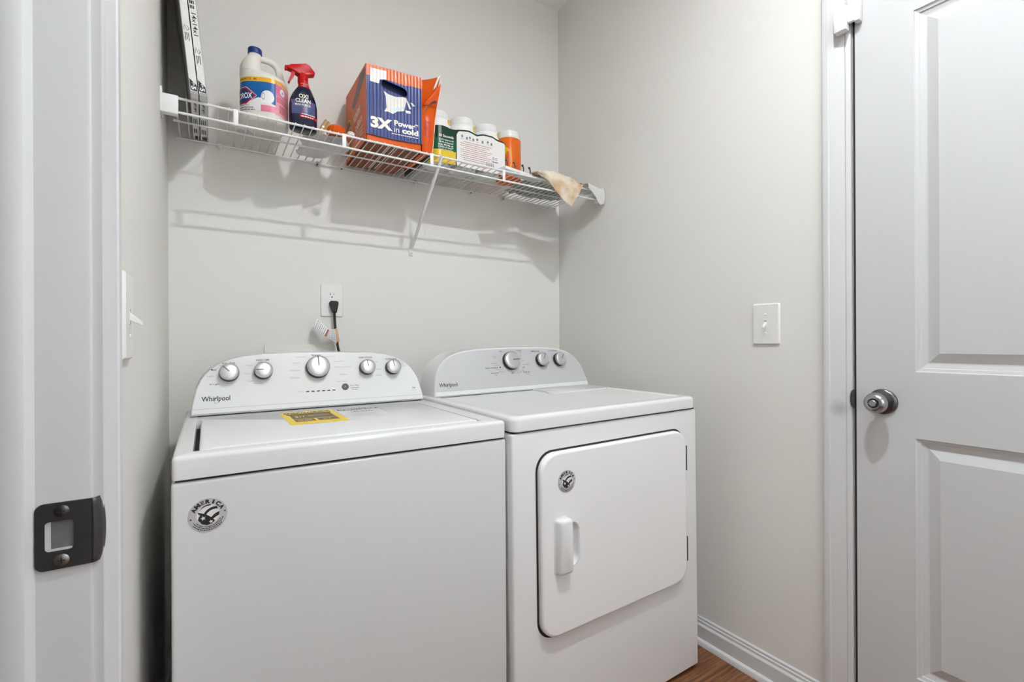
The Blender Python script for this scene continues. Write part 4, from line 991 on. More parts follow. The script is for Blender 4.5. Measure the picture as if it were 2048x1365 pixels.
# trigger spray bottle
OXc, OYc = 0.2705, 1.690
sy = thing('spray_bottle', 'dark blue stain remover bottle with a red trigger sprayer', 'bottle', (OXc, OYc, ZS))
def oring(xc, rx, ry, z, n=32, p=2.3):
    return [Vector((xc + rx*math.copysign(abs(math.cos(a))**(2/p), math.cos(a)), OYc + ry*math.copysign(abs(math.sin(a))**(2/p), math.sin(a)), z)) for a in [2*PI*k/n for k in range(n)]]
sec = [(OXc, 0.036, 0.020, ZS), (OXc, 0.0405, 0.0245, ZS+0.003), (OXc, 0.0425, 0.0265, ZS+0.012), (OXc, 0.0432, 0.0275, zz(0.745)), (OXc, 0.0430, 0.0275, zz(0.764)), (OXc, 0.0400, 0.0265, zz(0.785)), (OXc+0.0005, 0.0345, 0.0240, zz(0.803)), (OXc+0.0015, 0.0275, 0.0210, zz(0.818)), (OXc+0.0025, 0.0220, 0.0190, zz(0.828))]
finish('bottle_body', loft(B(), [oring(*a) for a in sec]), 'spraynavy', sy, smooth=60)
sec = [(OXc+0.0022, 0.0228, 0.0197, zz(0.8235)), (OXc+0.003, 0.0190, 0.0172, zz(0.8335)), (OXc+0.0022, 0.0165, 0.0158, zz(0.8430)), (OXc+0.001, 0.0170, 0.0162, zz(0.8475)), (OXc, 0.0166, 0.0160, zz(0.8530))]
finish('shoulder_wrap', loft(B(), [oring(*a, p=2.0) for a in sec]), 'sprayred', sy, smooth=60)
finish('collar', lathe(B(), [(0.0158, 0), (0.0162, 0.001), (0.0162, 0.018), (0.0148, 0.0215), (0.0142, 0.027)], (OXc, OYc, zz(0.8530)), n=24), 'sprayred', sy, smooth=45)
hd_ = [(-0.0490, 0.886), (-0.0500, 0.8925), (-0.0405, 0.8965), (-0.0395, 0.8995), (0.0080, 0.9165), (0.0200, 0.9115), (0.0355, 0.8925), (0.0345, 0.8845), (0.0125, 0.8765), (-0.0165, 0.8735), (-0.0245, 0.8785), (-0.0360, 0.8830)]
bm = loft(B(), [[Vector((OXc + (a-0.0)*k + 0.0, OYc + y_, zz(0.893) + (b-0.893)*k)) for a, b in hd_] for y_, k in ((-0.0125, 0.90), (-0.0110, 1.0), (0.0110, 1.0), (0.0125, 0.90))]); finish('trigger_head', bm, 'sprayred', sy, smooth=25)
finish('nozzle', rb(OXc-0.0545, OXc-0.0480, OYc-0.0075, OYc+0.0075, zz(0.8815), zz(0.8945), 0.0015), 'sprayred', sy)
tg = [(-0.0345, 0.8815), (-0.0240, 0.8790), (-0.0270, 0.8660), (-0.0345, 0.8540), (-0.0400, 0.8395), (-0.0455, 0.8415), (-0.0400, 0.8580), (-0.0360, 0.8700)]
finish('trigger', loft(B(), [[Vector((OXc + a, OYc + y_, zz(b))) for a, b in tg] for y_ in (-0.0075, 0.0075)]), 'sprayred', sy, smooth=25)
def om2(off):
    def f(u, v):
        # front surface of the bottle at offset u from its centre
        zt = v; rx, ry = 0.0430, 0.0272
        if zt > 0.764:
            t_ = min(1, (zt-0.764)/0.054); rx, ry = 0.0430 - 0.0155*t_**1.4, 0.0272 - 0.0062*t_**1.4
        q = min(0.999, abs(u)/rx); p = 2.3
        return Vector((OXc + u, OYc - (ry*(1-q**p)**(1/p)) - off, zz(v)))
    return f
bm = B()
for k in range(16):
    for j in range(8):
        u0_, u1_ = -0.037 + 0.0715*k/16, -0.037 + 0.0715*(k+1)/16
        vv = lambda t, u: 0.728 + (0.806 - 0.728 - 0.024*abs(u/0.04)**2.2)*t
        m2 = om2(0.0006); bm.faces.new([bm.verts.new(m2(*p)) for p in ((u0_, vv(j/8, u0_)), (u1_, vv(j/8, u1_)), (u1_, vv((j+1)/8, u1_)), (u0_, vv((j+1)/8, u0_)))])
fl_ = finish('front_label', bm, 'sprayswirl', sy)
bm = B(); m2 = om2(0.0011)
text(bm, 'OXI', -0.0020, 0.7925, 0.0310, 0.0165, m2, 0.075, 0.06, 0.1); text(bm, 'CLEAN', -0.0035, 0.7755, 0.0480, 0.0165, m2, 0.075, 0.06, 0.1)
finish('lettering_shadow', bm, 'ink', fl_)
bm = B(); m2 = om2(0.0015)
text(bm, 'OXI', -0.0020, 0.7925, 0.0290, 0.0145, m2, 0.025, 0.06, 0.1); text(bm, 'CLEAN', -0.0035, 0.7755, 0.0460, 0.0145, m2, 0.025, 0.06, 0.1)
finish('brand_lettering', bm, 'cream', fl_)
bm = B(); poly(bm, [(-0.005 + a, 0.7610 + b + 0.05*a) for a, b in rrect(-0.0255, 0.0255, -0.0058, 0.0058, 0.005, 4)], om2(0.0011)); finish('red_banner', bm, 'labelred', fl_)
bm = text(B(), 'MAX FORCE', -0.005, 0.7608, 0.046, 0.0075, om2(0.0014), 0.01, 0.05); finish('banner_lettering', bm, 'cream', fl_)
bm = B(); poly(bm, [(-0.009, 0.732), (0.032, 0.732), (0.027, 0.7475), (-0.005, 0.7475)], om2(0.0011)); rect(bm, -0.014, 0.040, 0.7180, 0.7262, om2(0.0011), 12); finish('red_panel', bm, 'labelred', fl_)
bm = B(); rect(bm, -0.009, 0.033, 0.7285, 0.7308, om2(0.0014), 8); scribble(bm, -0.010, 0.030, 0.7220, 0.0030, om2(0.0014), 9); finish('panel_print', bm, 'cream', fl_)
bm = B()
nm_ = lambda u, v: Vector((OXc + 0.002 + 0.0178*math.sin(u/0.0178), OYc - 0.0186*math.cos(u/0.0178) - 0.0004 + (v-0.8235)*0.12, zz(v)))
text(bm, 'STAIN PEN', 0, 0.8412, 0.022, 0.0030, nm_, 0.01); text(bm, '7 DAYS', 0, 0.8320, 0.020, 0.0042, nm_, 0.01); text(bm, '& MORE', 0, 0.8370, 0.010, 0.0022, nm_, 0.01); finish('shoulder_print', bm, 'cream', sy)

# the bottle stands a little forward of the jug
for ch in list(sy.children_recursive):
    for v in ch.data.vertices: v.co.x *= 0.98; v.co.y *= 0.98; v.co.z *= 0.92
sy.location = (0.2650, 1.655, ZS)

# detergent carton
CX0, CX1, CY0, CY1, CZ0, CZ1 = 0.4545, 0.6510, 1.6095, 1.880, ZS+0.0005, ZC+0.941
ct = thing('detergent_carton', 'orange and blue detergent carton with a hand hole and 3X print', 'box', ((CX0+CX1)/2, (CY0+CY1)/2, CZ0))
T_ = 0.003
finish('left_wall', rb(CX0, CX0+T_, CY0, CY1, CZ0, CZ1, 0.0006, 1), 'tideorange', ct)
finish('right_wall', rb(CX1-T_, CX1, CY0, CY1, CZ0, CZ1, 0.0006, 1), 'tideorange', ct)
finish('rear_wall', rb(CX0, CX1, CY1-T_, CY1, CZ0, CZ1, 0.0006, 1), 'tideorange', ct)
finish('top_panel', rb(CX0, CX1, CY0, CY1, CZ1-T_, CZ1, 0.0006, 1), 'tideorange', ct)
bt = finish('bottom_panel', rb(CX0, CX1, CY0, CY1, CZ0, CZ0+T_, 0.0006, 1), 'boxbottom', ct)
um = lambda off: (lambda a, b: Vector((a, b, CZ0 - off)))
bm = B(); rect(bm, 0.5445, 0.5465, CY0+0.004, CY1-0.004, um(0.0005)); finish('flap_gap', bm, 'ink', bt)
bm = B(); rect(bm, 0.532, 0.5365, CY0+0.004, CY1-0.02, um(0.0005)); rect(bm, 0.555, 0.5595, CY0+0.004, CY1-0.02, um(0.0005)); finish('tape_strips', bm, 'cream', bt)
finish('front_wall', rb(CX0, CX1, CY0, CY0+T_, CZ0, CZ0+0.045, 0.0006, 1), 'tideorange', ct)
# front panel with the hand hole, its torn lower edge standing proud
FYp = CY0 - 0.0035
fm = lambda off: (lambda a, b: Vector((a, FYp - off, ZC + b)))
low = []
for k in range(21):
    u = CX0 + (CX1-CX0)*k/20; low.append((u, 0.7005 + 0.0055*k/20 - 0.0035*math.sin(PI*k/20) + (0.0012 if k % 2 else 0)))
hand = []
hc, hw, hh, ha = (0.551, 0.878), 0.0465, 0.0150, -0.16
for p in rrect(-hw, hw, -hh, hh, 0.0148, 6): hand.append((hc[0] + p[0]*math.cos(ha) - p[1]*math.sin(ha), hc[1] + p[0]*math.sin(ha) + p[1]*math.cos(ha)))
bm = holed(B(), low + [(CX1, 0.9445), (CX0, 0.9370)], hand, fm(0))
fp = finish('front_panel', bm, 'cartonface', ct, smooth=0, solid=0.0026)
# orange header print, cut round the hole
band = [(CX0+0.0004, 0.8990), (CX0+0.012, 0.8990), (CX0+0.012, 0.9270), (0.5230, 0.9305), (0.5230, 0.9000), (0.5900, 0.8985), (0.6120, 0.9030), (CX1-0.0004, 0.9040), (CX1-0.0004, 0.9440), (CX0+0.0004, 0.9366)]
bm = B(); poly(bm, band, fm(0.0016)); finish('orange_header', bm, 'cartonorange', fp, smooth=0)
bm = B(); poly(bm, [(CX0+0.012, 0.8800), (0.497, 0.8800), (0.500, 0.8950), (0.5230, 0.9010), (0.5230, 0.9300), (CX0+0.012, 0.9265)], fm(0.00155)); finish('pale_patch', bm, 'cartoncream', fp, smooth=0)
# white splash print
bm = B(); m2 = fm(0.0016)
for pts in ([(0.5120, 0.8600), (0.5200, 0.8440), (0.5230, 0.8050), (0.5150, 0.7900), (0.5300, 0.7920), (0.5450, 0.7880), (0.5600, 0.8000), (0.5850, 0.8080), (0.5900, 0.8280), (0.5960, 0.8550), (0.5830, 0.8560), (0.5550, 0.8500), (0.5300, 0.8520)],
            [(0.5900, 0.8530), (0.5960, 0.8520), (0.6120, 0.8220), (0.6050, 0.8200)], [(0.6080, 0.8440), (0.6160, 0.8440), (0.6270, 0.8360), (0.6180, 0.8330)], [(0.5900, 0.8120), (0.6080, 0.8140), (0.6110, 0.8050), (0.5940, 0.8030)]):
    poly(bm, pts, m2)
finish('splash_print', bm, 'cartoncream', fp, smooth=0)
bm = B(); m2 = fm(0.0019)
for pts in ([(0.5330, 0.8080), (0.5480, 0.7960), (0.5620, 0.8060), (0.5830, 0.8150), (0.5870, 0.8300), (0.5760, 0.8180), (0.5560, 0.8120)], [(0.5950, 0.8100), (0.6040, 0.8120), (0.6060, 0.8070), (0.5980, 0.8050)], [(0.612, 0.8420), (0.6190, 0.8400), (0.6220, 0.8365), (0.6150, 0.8380)]): poly(bm, pts, m2)
finish('water_print', bm, 'skyblue', fp, smooth=0)
bm = B(); m2 = fm(0.0018)
text(bm, '3X', 0.5055, 0.7455, 0.076, 0.0380, m2, 0.055, 0.03); text(bm, 'Power*', 0.5935, 0.7610, 0.088, 0.0205, m2, 0.035, 0.03); text(bm, 'cold', 0.6080, 0.7395, 0.060, 0.0200, m2, 0.045, 0.03)
text(bm, 'in', 0.5580, 0.7365, 0.0185, 0.0190, m2, 0.0, 0.03)
scribble(bm, 0.540, 0.640, 0.7200, 0.0030, lambda u, v: m2(u, v + (u-0.54)*0.04), 12)
finish('white_lettering', bm, 'cream', fp, smooth=0)
# inside seen through the hand hole
finish('pod_bag_inside', bx(B(), CX0+0.01, CX1-0.01, CY0+0.022, CY0+0.026, ZC+0.85, ZC+0.91), 'navy', ct)
# left side print
lsm = lambda off: (lambda a, b: Vector((CX0 - off, a, ZC + b)))
bm = B(); m2 = lsm(0.0005)
ring(bm, 1.838, 0.760, 0.040, 0.045, 0.9, 5.6, m2, 26, 1.7); ring(bm, 1.835, 0.745, 0.024, 0.028, 0.2, 4.6, m2, 20, 2.2, 0.3)
poly(bm, [(1.80, 0.70), (1.808, 0.70), (1.775, 0.86), (1.77, 0.85)], m2); finish('gold_swirl', bm, 'gold', ct, smooth=0)
bm = B(); m2 = lsm(0.0004)
ring(bm, 1.838, 0.760, 0.026, 0.040, 0.9, 5.4, m2, 26, 1.7); poly(bm, [(1.69, 0.930), (1.62, 0.932), (1.62, 0.905), (1.74, 0.850), (1.775, 0.845), (1.79, 0.865)], m2); finish('dark_swirl', bm, 'swoosh', ct, smooth=0)
bm = B(); m2 = lsm(0.0006)
ms = lambda u, v: m2(1.68 - u, v)
text(bm, 'stains', -0.045, 0.815, 0.085, 0.034, ms, 0.03, 0.18); text(bm, 'odors', -0.020, 0.773, 0.085, 0.032, ms, 0.03, 0.18)
for k in range(3): scribble(bm, -0.06, 0.03, 0.745-0.012*k, 0.004, ms, 40+k)
finish('side_lettering', bm, 'cream', ct, smooth=0)

# detergent pouch standing open between carton and wipes
pb = thing('detergent_pouch', 'orange plastic detergent pouch standing open beside the blue carton', 'bag', (0.675, 1.66, ZS))
def pouch(prof, ybk, name, par, m='bagorange'):
    bm = B()
    rings = [[Vector(p) for p in r] for r in prof]
    loft(bm, rings, True, False); return finish(name, bm, m, par, smooth=40, solid=0.0008)
PXl = 0.6520
def pring(z, xr, yf, yb):
    xl = PXl + 0.0015
    return [(xl, yf + 0.008, zz(z)), (xl + (xr-xl)*0.35, yf, zz(z)), (xl + (xr-xl)*0.75, yf, zz(z)), (xr, yf + 0.003, zz(z)), (min(xr, 0.680), yf + 0.030, zz(z)), (0.676, yb - 0.03, zz(z)), (0.672, yb, zz(z)), (xl, yb, zz(z))]
prof = [pring(0.6795, 0.6860, 1.602, 1.800), pring(0.69, 0.6895, 1.599, 1.802), pring(0.74, 0.6945, 1.598, 1.802), pring(0.80, 0.7000, 1.600, 1.80), pring(0.85, 0.7080, 1.602, 1.795)]
pk_ = pouch(prof, 0, 'pouch_body', pb)
# open mouth: rear leaf taller, front leaf cut in a curve
bm = B(); n = 10
def leaf(t, s):   # t across, s up
    x_ = PXl + 0.0015 + (0.7085 + 0.0185*s - PXl)*t
    return Vector((x_, 1.604 - 0.004*math.sin(PI*t) - 0.004*s, zz(0.8480 + s*(0.0 + 0.103*t**1.15) + 0.0*t)))
rect(bm, 0, 1, 0, 1, leaf, 10, 4); finish('front_leaf', bm, 'bagorange', pb, solid=0.0006, smooth=40)
bm = B()
def leaf2(t, s):
    x_ = PXl + 0.001 + (0.7085 + 0.0225*s - PXl)*t
    return Vector((x_, 1.622 + 0.012*math.sin(2.2*t) - 0.006*s, zz(0.840 + s*(0.103 + 0.040*t))))
rect(bm, 0, 1, 0, 1, leaf2, 8, 4); finish('rear_leaf', bm, 'bagorange', pb, solid=0.0006, smooth=40)
bm = tube(B(), [(0.6870, 1.6000, zz(0.6800)), (0.6905, 1.6005, zz(0.690)), (0.6955, 1.5995, zz(0.74)), (0.7010, 1.6015, zz(0.80)), (0.7090, 1.6035, zz(0.85)), (0.7185, 1.6015, zz(0.90)), (0.7270, 1.5995, zz(0.951))], 0.0012, 6); finish('seam_edge', bm, 'cream', pb)
bm = B(); rect(bm, 0, 1, 0, 1, lambda t, s: Vector((0.7100 + 0.0195*t - 0.012*(1-s), 1.6125, zz(0.918 + 0.052*t + 0.012*s))), 4, 1); finish('pale_fold', bm, 'cream', pb, solid=0.0006)
bm = B()
for k in range(10):
    t0, t1 = k/10, (k+1)/10
    sw = lambda t: (0.6540 + 0.0515*t, 0.8165 + 0.048*math.sin(t*PI/2*0.98))
    th = lambda t: 0.0035 + 0.0065*t
    (xa, za), (xb, zb) = sw(t0), sw(t1)
    bm.faces.new([bm.verts.new((x_, 1.5955 + 0.004*(abs(x_-0.68)/0.03)**2, zz(z_))) for x_, z_ in ((xa, za), (xb, zb), (xb, zb+th(t1)), (xa, za+th(t0)))])
finish('dark_swoosh', bm, 'swoosh', pb)
bm = B()
for k in range(9): scribble(bm, 0.6560, 0.6840, 0.790-0.0065*k, 0.0022, lambda u, v: Vector((u, 1.5962, zz(v))), 60+k)
finish('faint_print', bm, 'labelred', pb)

# pack of four wipe canisters
wp = thing('wipes_multipack', 'shrink wrapped pack of four disinfecting wipe canisters with green label', 'wipes', (0.923, 1.716, ZS))
CR = 0.0535; CYc = 1.716; CXs = [0.7575, 0.8678, 0.9782, 1.0885]
for i, cx in enumerate(CXs):
    cb_ = finish('canister', lathe(B(), [(0.047, 0), (CR-0.001, 0.002), (CR, 0.006), (CR, 0.170), (CR-0.002, 0.174)], (cx, CYc, ZS+0.0005), n=36), 'wipeorange' if i == 3 else 'white', wp, smooth=45)
    if i < 3: finish('label_corner', lathe(B(), [(CR+0.0004, 0.150), (CR+0.0004, 0.168)], (cx, CYc, ZS+0.0005), n=36, cap0=False, cap1=False), 'white', cb_) if False else finish('label_corner', ring(B(), 0.034, 0.166, 0.0, 0.011, 0, PI*2, lambda u, v: Vector((cx + u, CYc - math.sqrt((CR+0.0005)**2 - min(u, CR-0.001)**2), ZS + v)), 14), 'yellow', cb_)
    finish('lid', lathe(B(), [(CR-0.0015, 0.170), (CR-0.0005, 0.172), (CR-0.0010, 0.180), (CR-0.0030, 0.1815), (CR-0.0040, 0.196), (CR-0.0065, 0.2035), (CR-0.012, 0.2065), (0.012, 0.2085)], (cx, CYc, ZS+0.0005), n=36), 'caplid', cb_, smooth=40)
# clear tray / shrink base
SY = CYc - CR - 0.0016
sm = lambda off: (lambda u, v: Vector((u, SY - off, zz(v))))
top = [(0.7190, 0.8190), (0.7453, 0.8214), (0.7695, 0.8217), (0.7940, 0.8154), (0.8148, 0.8184), (0.8274, 0.8224), (0.8657, 0.8286), (0.8829, 0.8259), (0.9047, 0.8194), (0.9358, 0.8295), (0.9766, 0.8300), (0.9996, 0.8214), (1.0323, 0.8187), (1.0382, 0.8119)]
def topz(u):
    for (a, b), (c, d) in zip(top[:-1], top[1:]):
        if a <= u <= c: return b + (d-b)*(u-a)/(c-a)
    return top[0][1] if u < top[0][0] else top[-1][1]
def strip(u0, u1, vb, vt, mp, n=28):
    bm = B()
    for k in range(n):
        a, b = u0 + (u1-u0)*k/n, u0 + (u1-u0)*(k+1)/n
        bm.faces.new([bm.verts.new(mp(*p)) for p in ((a, vb(a)), (b, vb(b)), (b, vt(b)), (a, vt(a)))])
    return bm
Wl = lambda c: (lambda u: c)
def wrapmap(off):
    # the sleeve bows gently round the left-hand canister
    def f(u, v):
        y_ = SY - off
        if u < 0.7575: y_ += 0.030*((0.7575-u)/0.0535)**2
        return Vector((u, y_, zz(v)))
    return f
sl = finish('label_sleeve', strip(0.7060, 1.0382, Wl(0.6800), topz, wrapmap(0)), 'greendark', wp, smooth=60)
finish('green_zone', strip(0.7060, 0.8125, Wl(0.7300), Wl(0.7740), wrapmap(0.0004), 12), 'green', sl, smooth=60)
finish('yellow_zone', strip(0.7060, 0.8125, Wl(0.6805), Wl(0.7300), wrapmap(0.0005), 12), 'yellow', sl, smooth=60)
ins = lambda u: topz(u) - 0.0065 - 0.016*max(0, (0.829-u)/0.014)**2 - 0.0*u
finish('drug_facts_panel', strip(0.8165, 1.0365, Wl(0.6805), ins, wrapmap(0.0006), 40), 'labelwhite', sl, smooth=60)
bm = B(); m2 = wrapmap(0.0010); tl = lambda u, v: m2(u, v - 0.0*(u))
text(bm, '10 Seconds', 0.7735, 0.7835, 0.060, 0.0105, tl, 0.02); text(bm, 'is all it takes to kill', 0.7735, 0.7690, 0.058, 0.0058, tl, 0.012); text(bm, '99.9% of Bacteria*', 0.7735, 0.7590, 0.058, 0.0058, tl, 0.02)
text(bm, 'Kills 99.9% of', 0.7715, 0.7490, 0.060, 0.0070, tl, 0.015); text(bm, 'COVID-19 Virus**', 0.7710, 0.7400, 0.062, 0.0072, tl, 0.015); text(bm, 'in just 15 seconds', 0.7715, 0.7315, 0.060, 0.0050, tl, 0.012)
finish('white_lettering', bm, 'white', sl)
bm = B(); m2 = wrapmap(0.0010)
for k in range(12): scribble(bm, 0.833 if k % 3 else 0.845, (0.975, 0.962, 0.950)[k % 3], 0.780-0.0078*k, 0.0021, m2, 80+k)
finish('facts_print', bm, 'tagbrown', sl)
bm = B()
for k, u in enumerate((0.840, 0.861, 0.874, 0.889, 0.907, 0.931, 0.955, 0.972)):
    poly(bm, ngon(u, 0.800-0.004*(k % 2), 0.0045, 0.0055, 8), m2); scribble(bm, u-0.006, u+0.006, 0.790, 0.0016, m2, k)
for k in range(12): rect(bm, 0.947+0.0032*k, 0.947+0.0032*k+(0.0012, 0.002, 0.0008)[k % 3], 0.7050, 0.7200, m2)
rect(bm, 0.9740, 1.0030, 0.7245, 0.7285, m2)
for cx in (0.982, 0.995): ring(bm, cx, 0.7395, 0.0032, 0.0055, 0.4, 5.8, m2, 12)
finish('icon_print', bm, 'inkgrey', sl)
bm = B(); ring(bm, 1.0440, 0.755, 0.0, 0.030, 0, 2*PI, lambda u, v: Vector((u, CYc - math.sqrt(max(0.0001, (CR+0.0008)**2 - (min(u, 1.1418)-1.0885)**2)), zz(0.755+(v-0.755)*1.9))), 24)
finish('yellow_print', bm, 'yellow', wp)

# black carton wedged between pouch and wipes, pale card lying under the wipes
bk = finish('black_carton', rb(0.6850, 0.7025, 1.640, 1.880, ZS+0.0005, ZC+0.792, 0.001), 'blackplastic', None, loc=(0.70, 1.76, ZS)); tag(bk, 'narrow black carton squeezed between orange pouch and green wipes', 'box')

# strip of coat hooks lying on the front rod
hk = thing('hook_rail', 'white board with four dark metal coat hooks lying on the shelf', 'hook rail', (1.11, 1.62, ZS))
HA = math.radians(11.5); HO = Vector((0.9925, 1.5855, ZS+0.0008))
hmv = lambda a, b, c: HO + Vector((a*math.cos(HA) - b*math.sin(HA), a*math.sin(HA) + b*math.cos(HA), c + a*0.006))
bm = bx(B(), 0, 0.212, 0, 0.046, 0, 0.0125); bev(bm, 0.002, 2)
for v in bm.verts: v.co = hmv(*v.co)
finish('board', bm, 'plasticwhite', hk)
for a in (0.024, 0.066, 0.116, 0.156):
    pts = [hmv(a, 0.020, 0.0125), hmv(a+0.003, 0.018, 0.022), hmv(a+0.0015, 0.016, 0.031), hmv(a-0.005, 0.012, 0.0375), hmv(a-0.0125, 0.008, 0.0385)]
    h_ = finish('hook', tube(B(), pts, [0.0028, 0.0026, 0.0026, 0.0027, 0.0034], 10), 'hookmetal', hk, smooth=60)
    finish('hook_ball', lathe(B(), [(0.0006, -0.0050)] + [(0.0050*math.sin(PI*k/8), -0.0050*math.cos(PI*k/8)) for k in range(1, 8)] + [(0.0006, 0.0050)], hmv(a-0.014, 0.007, 0.0382), n=14), 'hookmetal', h_, smooth=60)
    finish('hook_plate', lathe(B(), [(0.0065, 0.0), (0.0060, 0.0016), (0.003, 0.0022)], hmv(a, 0.020, 0.0125), n=14), 'hookmetal', h_)

# cloths
def interp(tab, x):
    for (a, b), (c, d) in zip(tab[:-1], tab[1:]):
        if a <= x <= c: return b + (d-b)*(x-a)/(c-a)
    return tab[0][1] if x < tab[0][0] else tab[-1][1]
def drape(name, label, cat, m, x0, x1, top_t, low_t, yfr, ybk, nu=44, nv=36, seed=0.0, amp=0.004, thick=0.0028):
    bm = B(); g = []
    for i in range(nu+1):
        x_ = x0 + (x1-x0)*i/nu; zt, zl = interp(top_t, x_), interp(low_t, x_); colv = []
        for j in range(nv+1):
            t = j/nv
            nz = noise.noise(Vector((x_*22+seed, t*3.2, seed))) ; nz2 = noise.noise(Vector((x_*55+seed, t*8, 3+seed)))
            if t < 0.45:      # hanging face, bottom to ridge
                q = t/0.45; z_ = zl + (zt-0.005-zl)*q; y_ = yfr + nz*amp*(0.4+q*0.6) - 0.004*math.sin(PI*q*0.9)
            elif t < 0.62:    # over the rod
                q = (t-0.45)/0.17; a = q*PI/2; y_ = yfr + 0.024*(1-math.cos(a)) + nz*amp*0.5; z_ = zt - 0.005 + 0.006*math.sin(a) + nz2*amp*0.4
            else:             # lying back on the deck
                q = (t-0.62)/0.38; y_ = yfr + 0.024 + (ybk-yfr-0.024)*q; z_ = zt + 0.001 + (ZS+0.004-zt)*min(1, q*1.4) + abs(nz2)*amp*2.2*math.sin(PI*min(1, q+0.15))
                z_ = max(z_, ZS+0.0028)
            if y_ > 1.588: z_ = max(z_, ZS + (0.0175 if x_ < 1.222 and y_ > 1.598 else 0.0022))
            colv.append(bm.verts.new((x_ + nz2*amp*0.3, y_, z_)))
        g.append(colv)
    for i in range(nu):
        for j in range(nv): bm.faces.new((g[i][j], g[i+1][j], g[i+1][j+1], g[i][j+1]))
    o = finish(name, bm, m, None, loc=((x0+x1)/2, yfr, ZS), smooth=70, solid=thick)
    return tag(o, label, cat)
drape('terry_washcloth', 'stained beige terry cloth hanging corner down over the shelf lip', 'cloth', 'towel', 1.139, 1.3825,
      [(1.139, ZC+0.6935), (1.165, ZC+0.703), (1.190, ZC+0.7085), (1.25, ZC+0.7095), (1.305, ZC+0.7045), (1.3825, ZC+0.682)],
      [(1.139, ZC+0.6855), (1.1978, ZC+0.6640), (1.2317, ZC+0.6285), (1.277, ZC+0.596), (1.3154, ZC+0.5750), (1.340, ZC+0.607), (1.3606, ZC+0.6345), (1.374, ZC+0.660), (1.3825, ZC+0.6795)], 1.5765, 1.652, seed=1.3, amp=0.012)
drape('cotton_rag', 'crumpled white rag draped over the right end of the shelf', 'cloth', 'rag', 1.4080, 1.5050,
      [(1.408, ZC+0.694), (1.43, ZC+0.690), (1.4689, ZC+0.6815), (1.5085, ZC+0.6805)],
      [(1.408, ZC+0.6700), (1.4331, ZC+0.6580), (1.4537, ZC+0.6380), (1.4660, ZC+0.6160), (1.485, ZC+0.606), (1.5085, ZC+0.617)], 1.5720, 1.680, seed=5.1, amp=0.0065)
def crumple(name, label, cat, m, outline_, zb, h, n, seed, thick=0.0012, fr=30.0, grp=None, sharp=55):
    """crumpled sheet: a grid clipped to an outline, lifted and folded by noise"""
    xs = [p[0] for p in outline_]; ys = [p[1] for p in outline_]
    def inside(x, y_):
        c = False; k = len(outline_)-1
        for i in range(len(outline_)):
            (xi, yi), (xj, yj) = outline_[i], outline_[k]
            if (yi > y_) != (yj > y_) and x < (xj-xi)*(y_-yi)/(yj-yi) + xi: c = not c
            k = i
        return c
    bm = B(); g = {}
    for i in range(n+1):
        for j in range(n+1):
            x = min(xs) + (max(xs)-min(xs))*i/n; y_ = min(ys) + (max(ys)-min(ys))*j/n
            if inside(x, y_):
                q = noise.noise(Vector((x*fr+seed, y_*fr, seed))); q2 = noise.noise(Vector((x*fr*2.7, y_*fr*2.7+seed, 7)))
                g[i, j] = bm.verts.new((x + q2*0.003, y_ + q*0.003, zb + h*(0.30 + 0.5*abs(q)*1.6 + 0.35*abs(q2))))
    for i in range(n):
        for j in range(n):
            q = [(i, j), (i+1, j), (i+1, j+1), (i, j+1)]
            vs = [g[k] for k in q if k in g]
            if len(vs) >= 3: bm.faces.new(vs)
    o = finish(name, bm, m, None, loc=(sum(xs)/len(xs), sum(ys)/len(ys), zb), smooth=sharp, solid=thick)
    return tag(o, label, cat, grp)
crumple('plastic_bag', 'crumpled grey plastic bag on the right part of the shelf', 'bag', 'plasticbag', [(1.15, 1.68), (1.24, 1.665), (1.40, 1.66), (1.46, 1.70), (1.47, 1.87), (1.30, 1.885), (1.16, 1.875), (1.145, 1.78)], ZS+0.001, 0.030, 46, 2.0, 0.0008, 26)
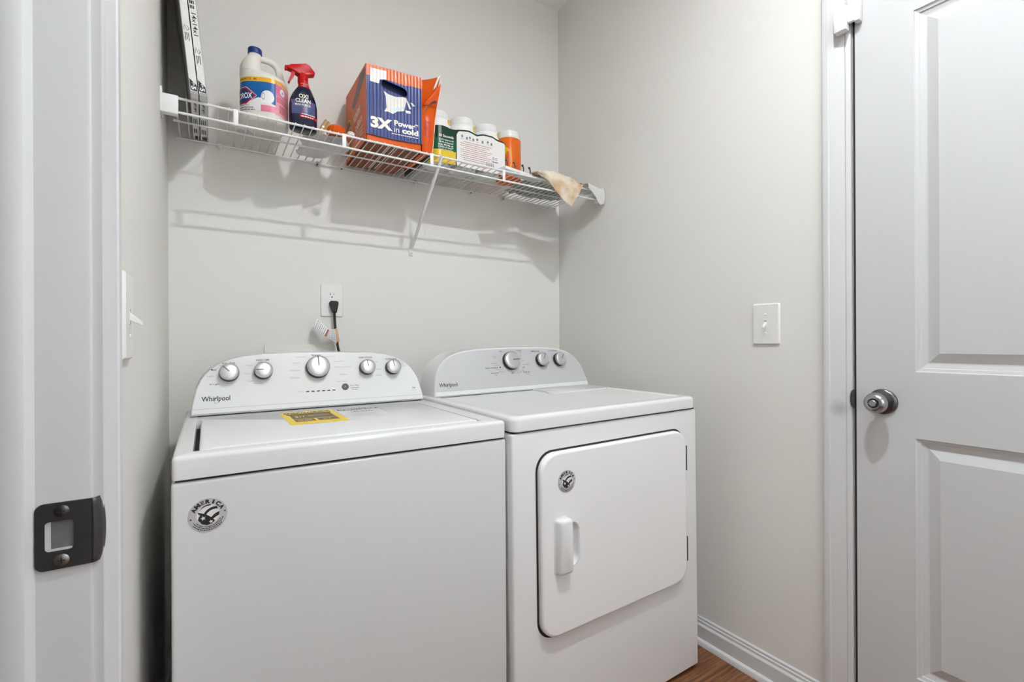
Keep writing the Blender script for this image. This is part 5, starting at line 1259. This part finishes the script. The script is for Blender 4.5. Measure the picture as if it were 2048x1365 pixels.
crumple('knit_scrap', 'small wrinkled tan cloth scrap behind the terry cloth', 'cloth', 'towel', [(1.33, 1.62), (1.405, 1.605), (1.44, 1.62), (1.435, 1.655), (1.34, 1.655)], ZS+0.003, 0.022, 20, 9.0, 0.0012, 45)
crumple('wrapping_paper', 'torn white tissue paper lying on the wires beside the spray bottle', 'paper', 'tissuesheet', [(0.262, 1.735), (0.285, 1.655), (0.330, 1.642), (0.345, 1.66), (0.375, 1.645), (0.405, 1.665), (0.435, 1.735), (0.425, 1.80), (0.385, 1.83), (0.372, 1.875), (0.345, 1.895), (0.285, 1.893), (0.268, 1.85), (0.283, 1.80)], ZS+0.001, 0.014, 40, 4.0, 0.0006, 34)
# orange scoop lid, clothes peg and a cream tub lid beside the carton
sc_ = finish('measuring_cap', lathe(B(), [(0.026, 0), (0.030, 0.003), (0.0315, 0.012), (0.029, 0.024), (0.022, 0.032), (0.010, 0.0355), (0.001, 0.036)], (0.3715, 1.672, ZS+0.016), n=14), 'bagorange', None, loc=(0.3715, 1.672, ZS+0.016), smooth=20); tag(sc_, 'orange plastic cap on the tissue paper beside the carton', 'cap')
cp = finish('cream_cap', lathe(B(), [(0.010, 0), (0.012, 0.002), (0.012, 0.011), (0.009, 0.014), (0.001, 0.0145)], (0.4085, 1.628, ZS+0.008), n=16), 'cream', None, loc=(0.4085, 1.628, ZS+0.008)); tag(cp, 'small cream cap against the corner of the orange carton', 'cap')
pg = thing('clothes_peg', 'wooden clothes peg leaning beside the orange cap', 'peg', (0.33, 1.668, ZS+0.01))
for k, dx in enumerate((0.0, 0.0095)):
    b0 = Vector((0.3135+dx, 1.668+0.004*k, ZS+0.012)); b1 = Vector((0.3385+dx, 1.664+0.004*k, ZS+0.060-0.003*k))
    finish('peg_half', tube(B(), [b0, b0.lerp(b1, 0.5), b1], [0.0052, 0.0062, 0.0052], 4), 'pine', pg, smooth=0)
finish('spring', lathe(B(), [(0.003, -0.006), (0.003, 0.006)], (0.327, 1.666, ZS+0.034), (0, 1, 0), 12), 'steel', pg)
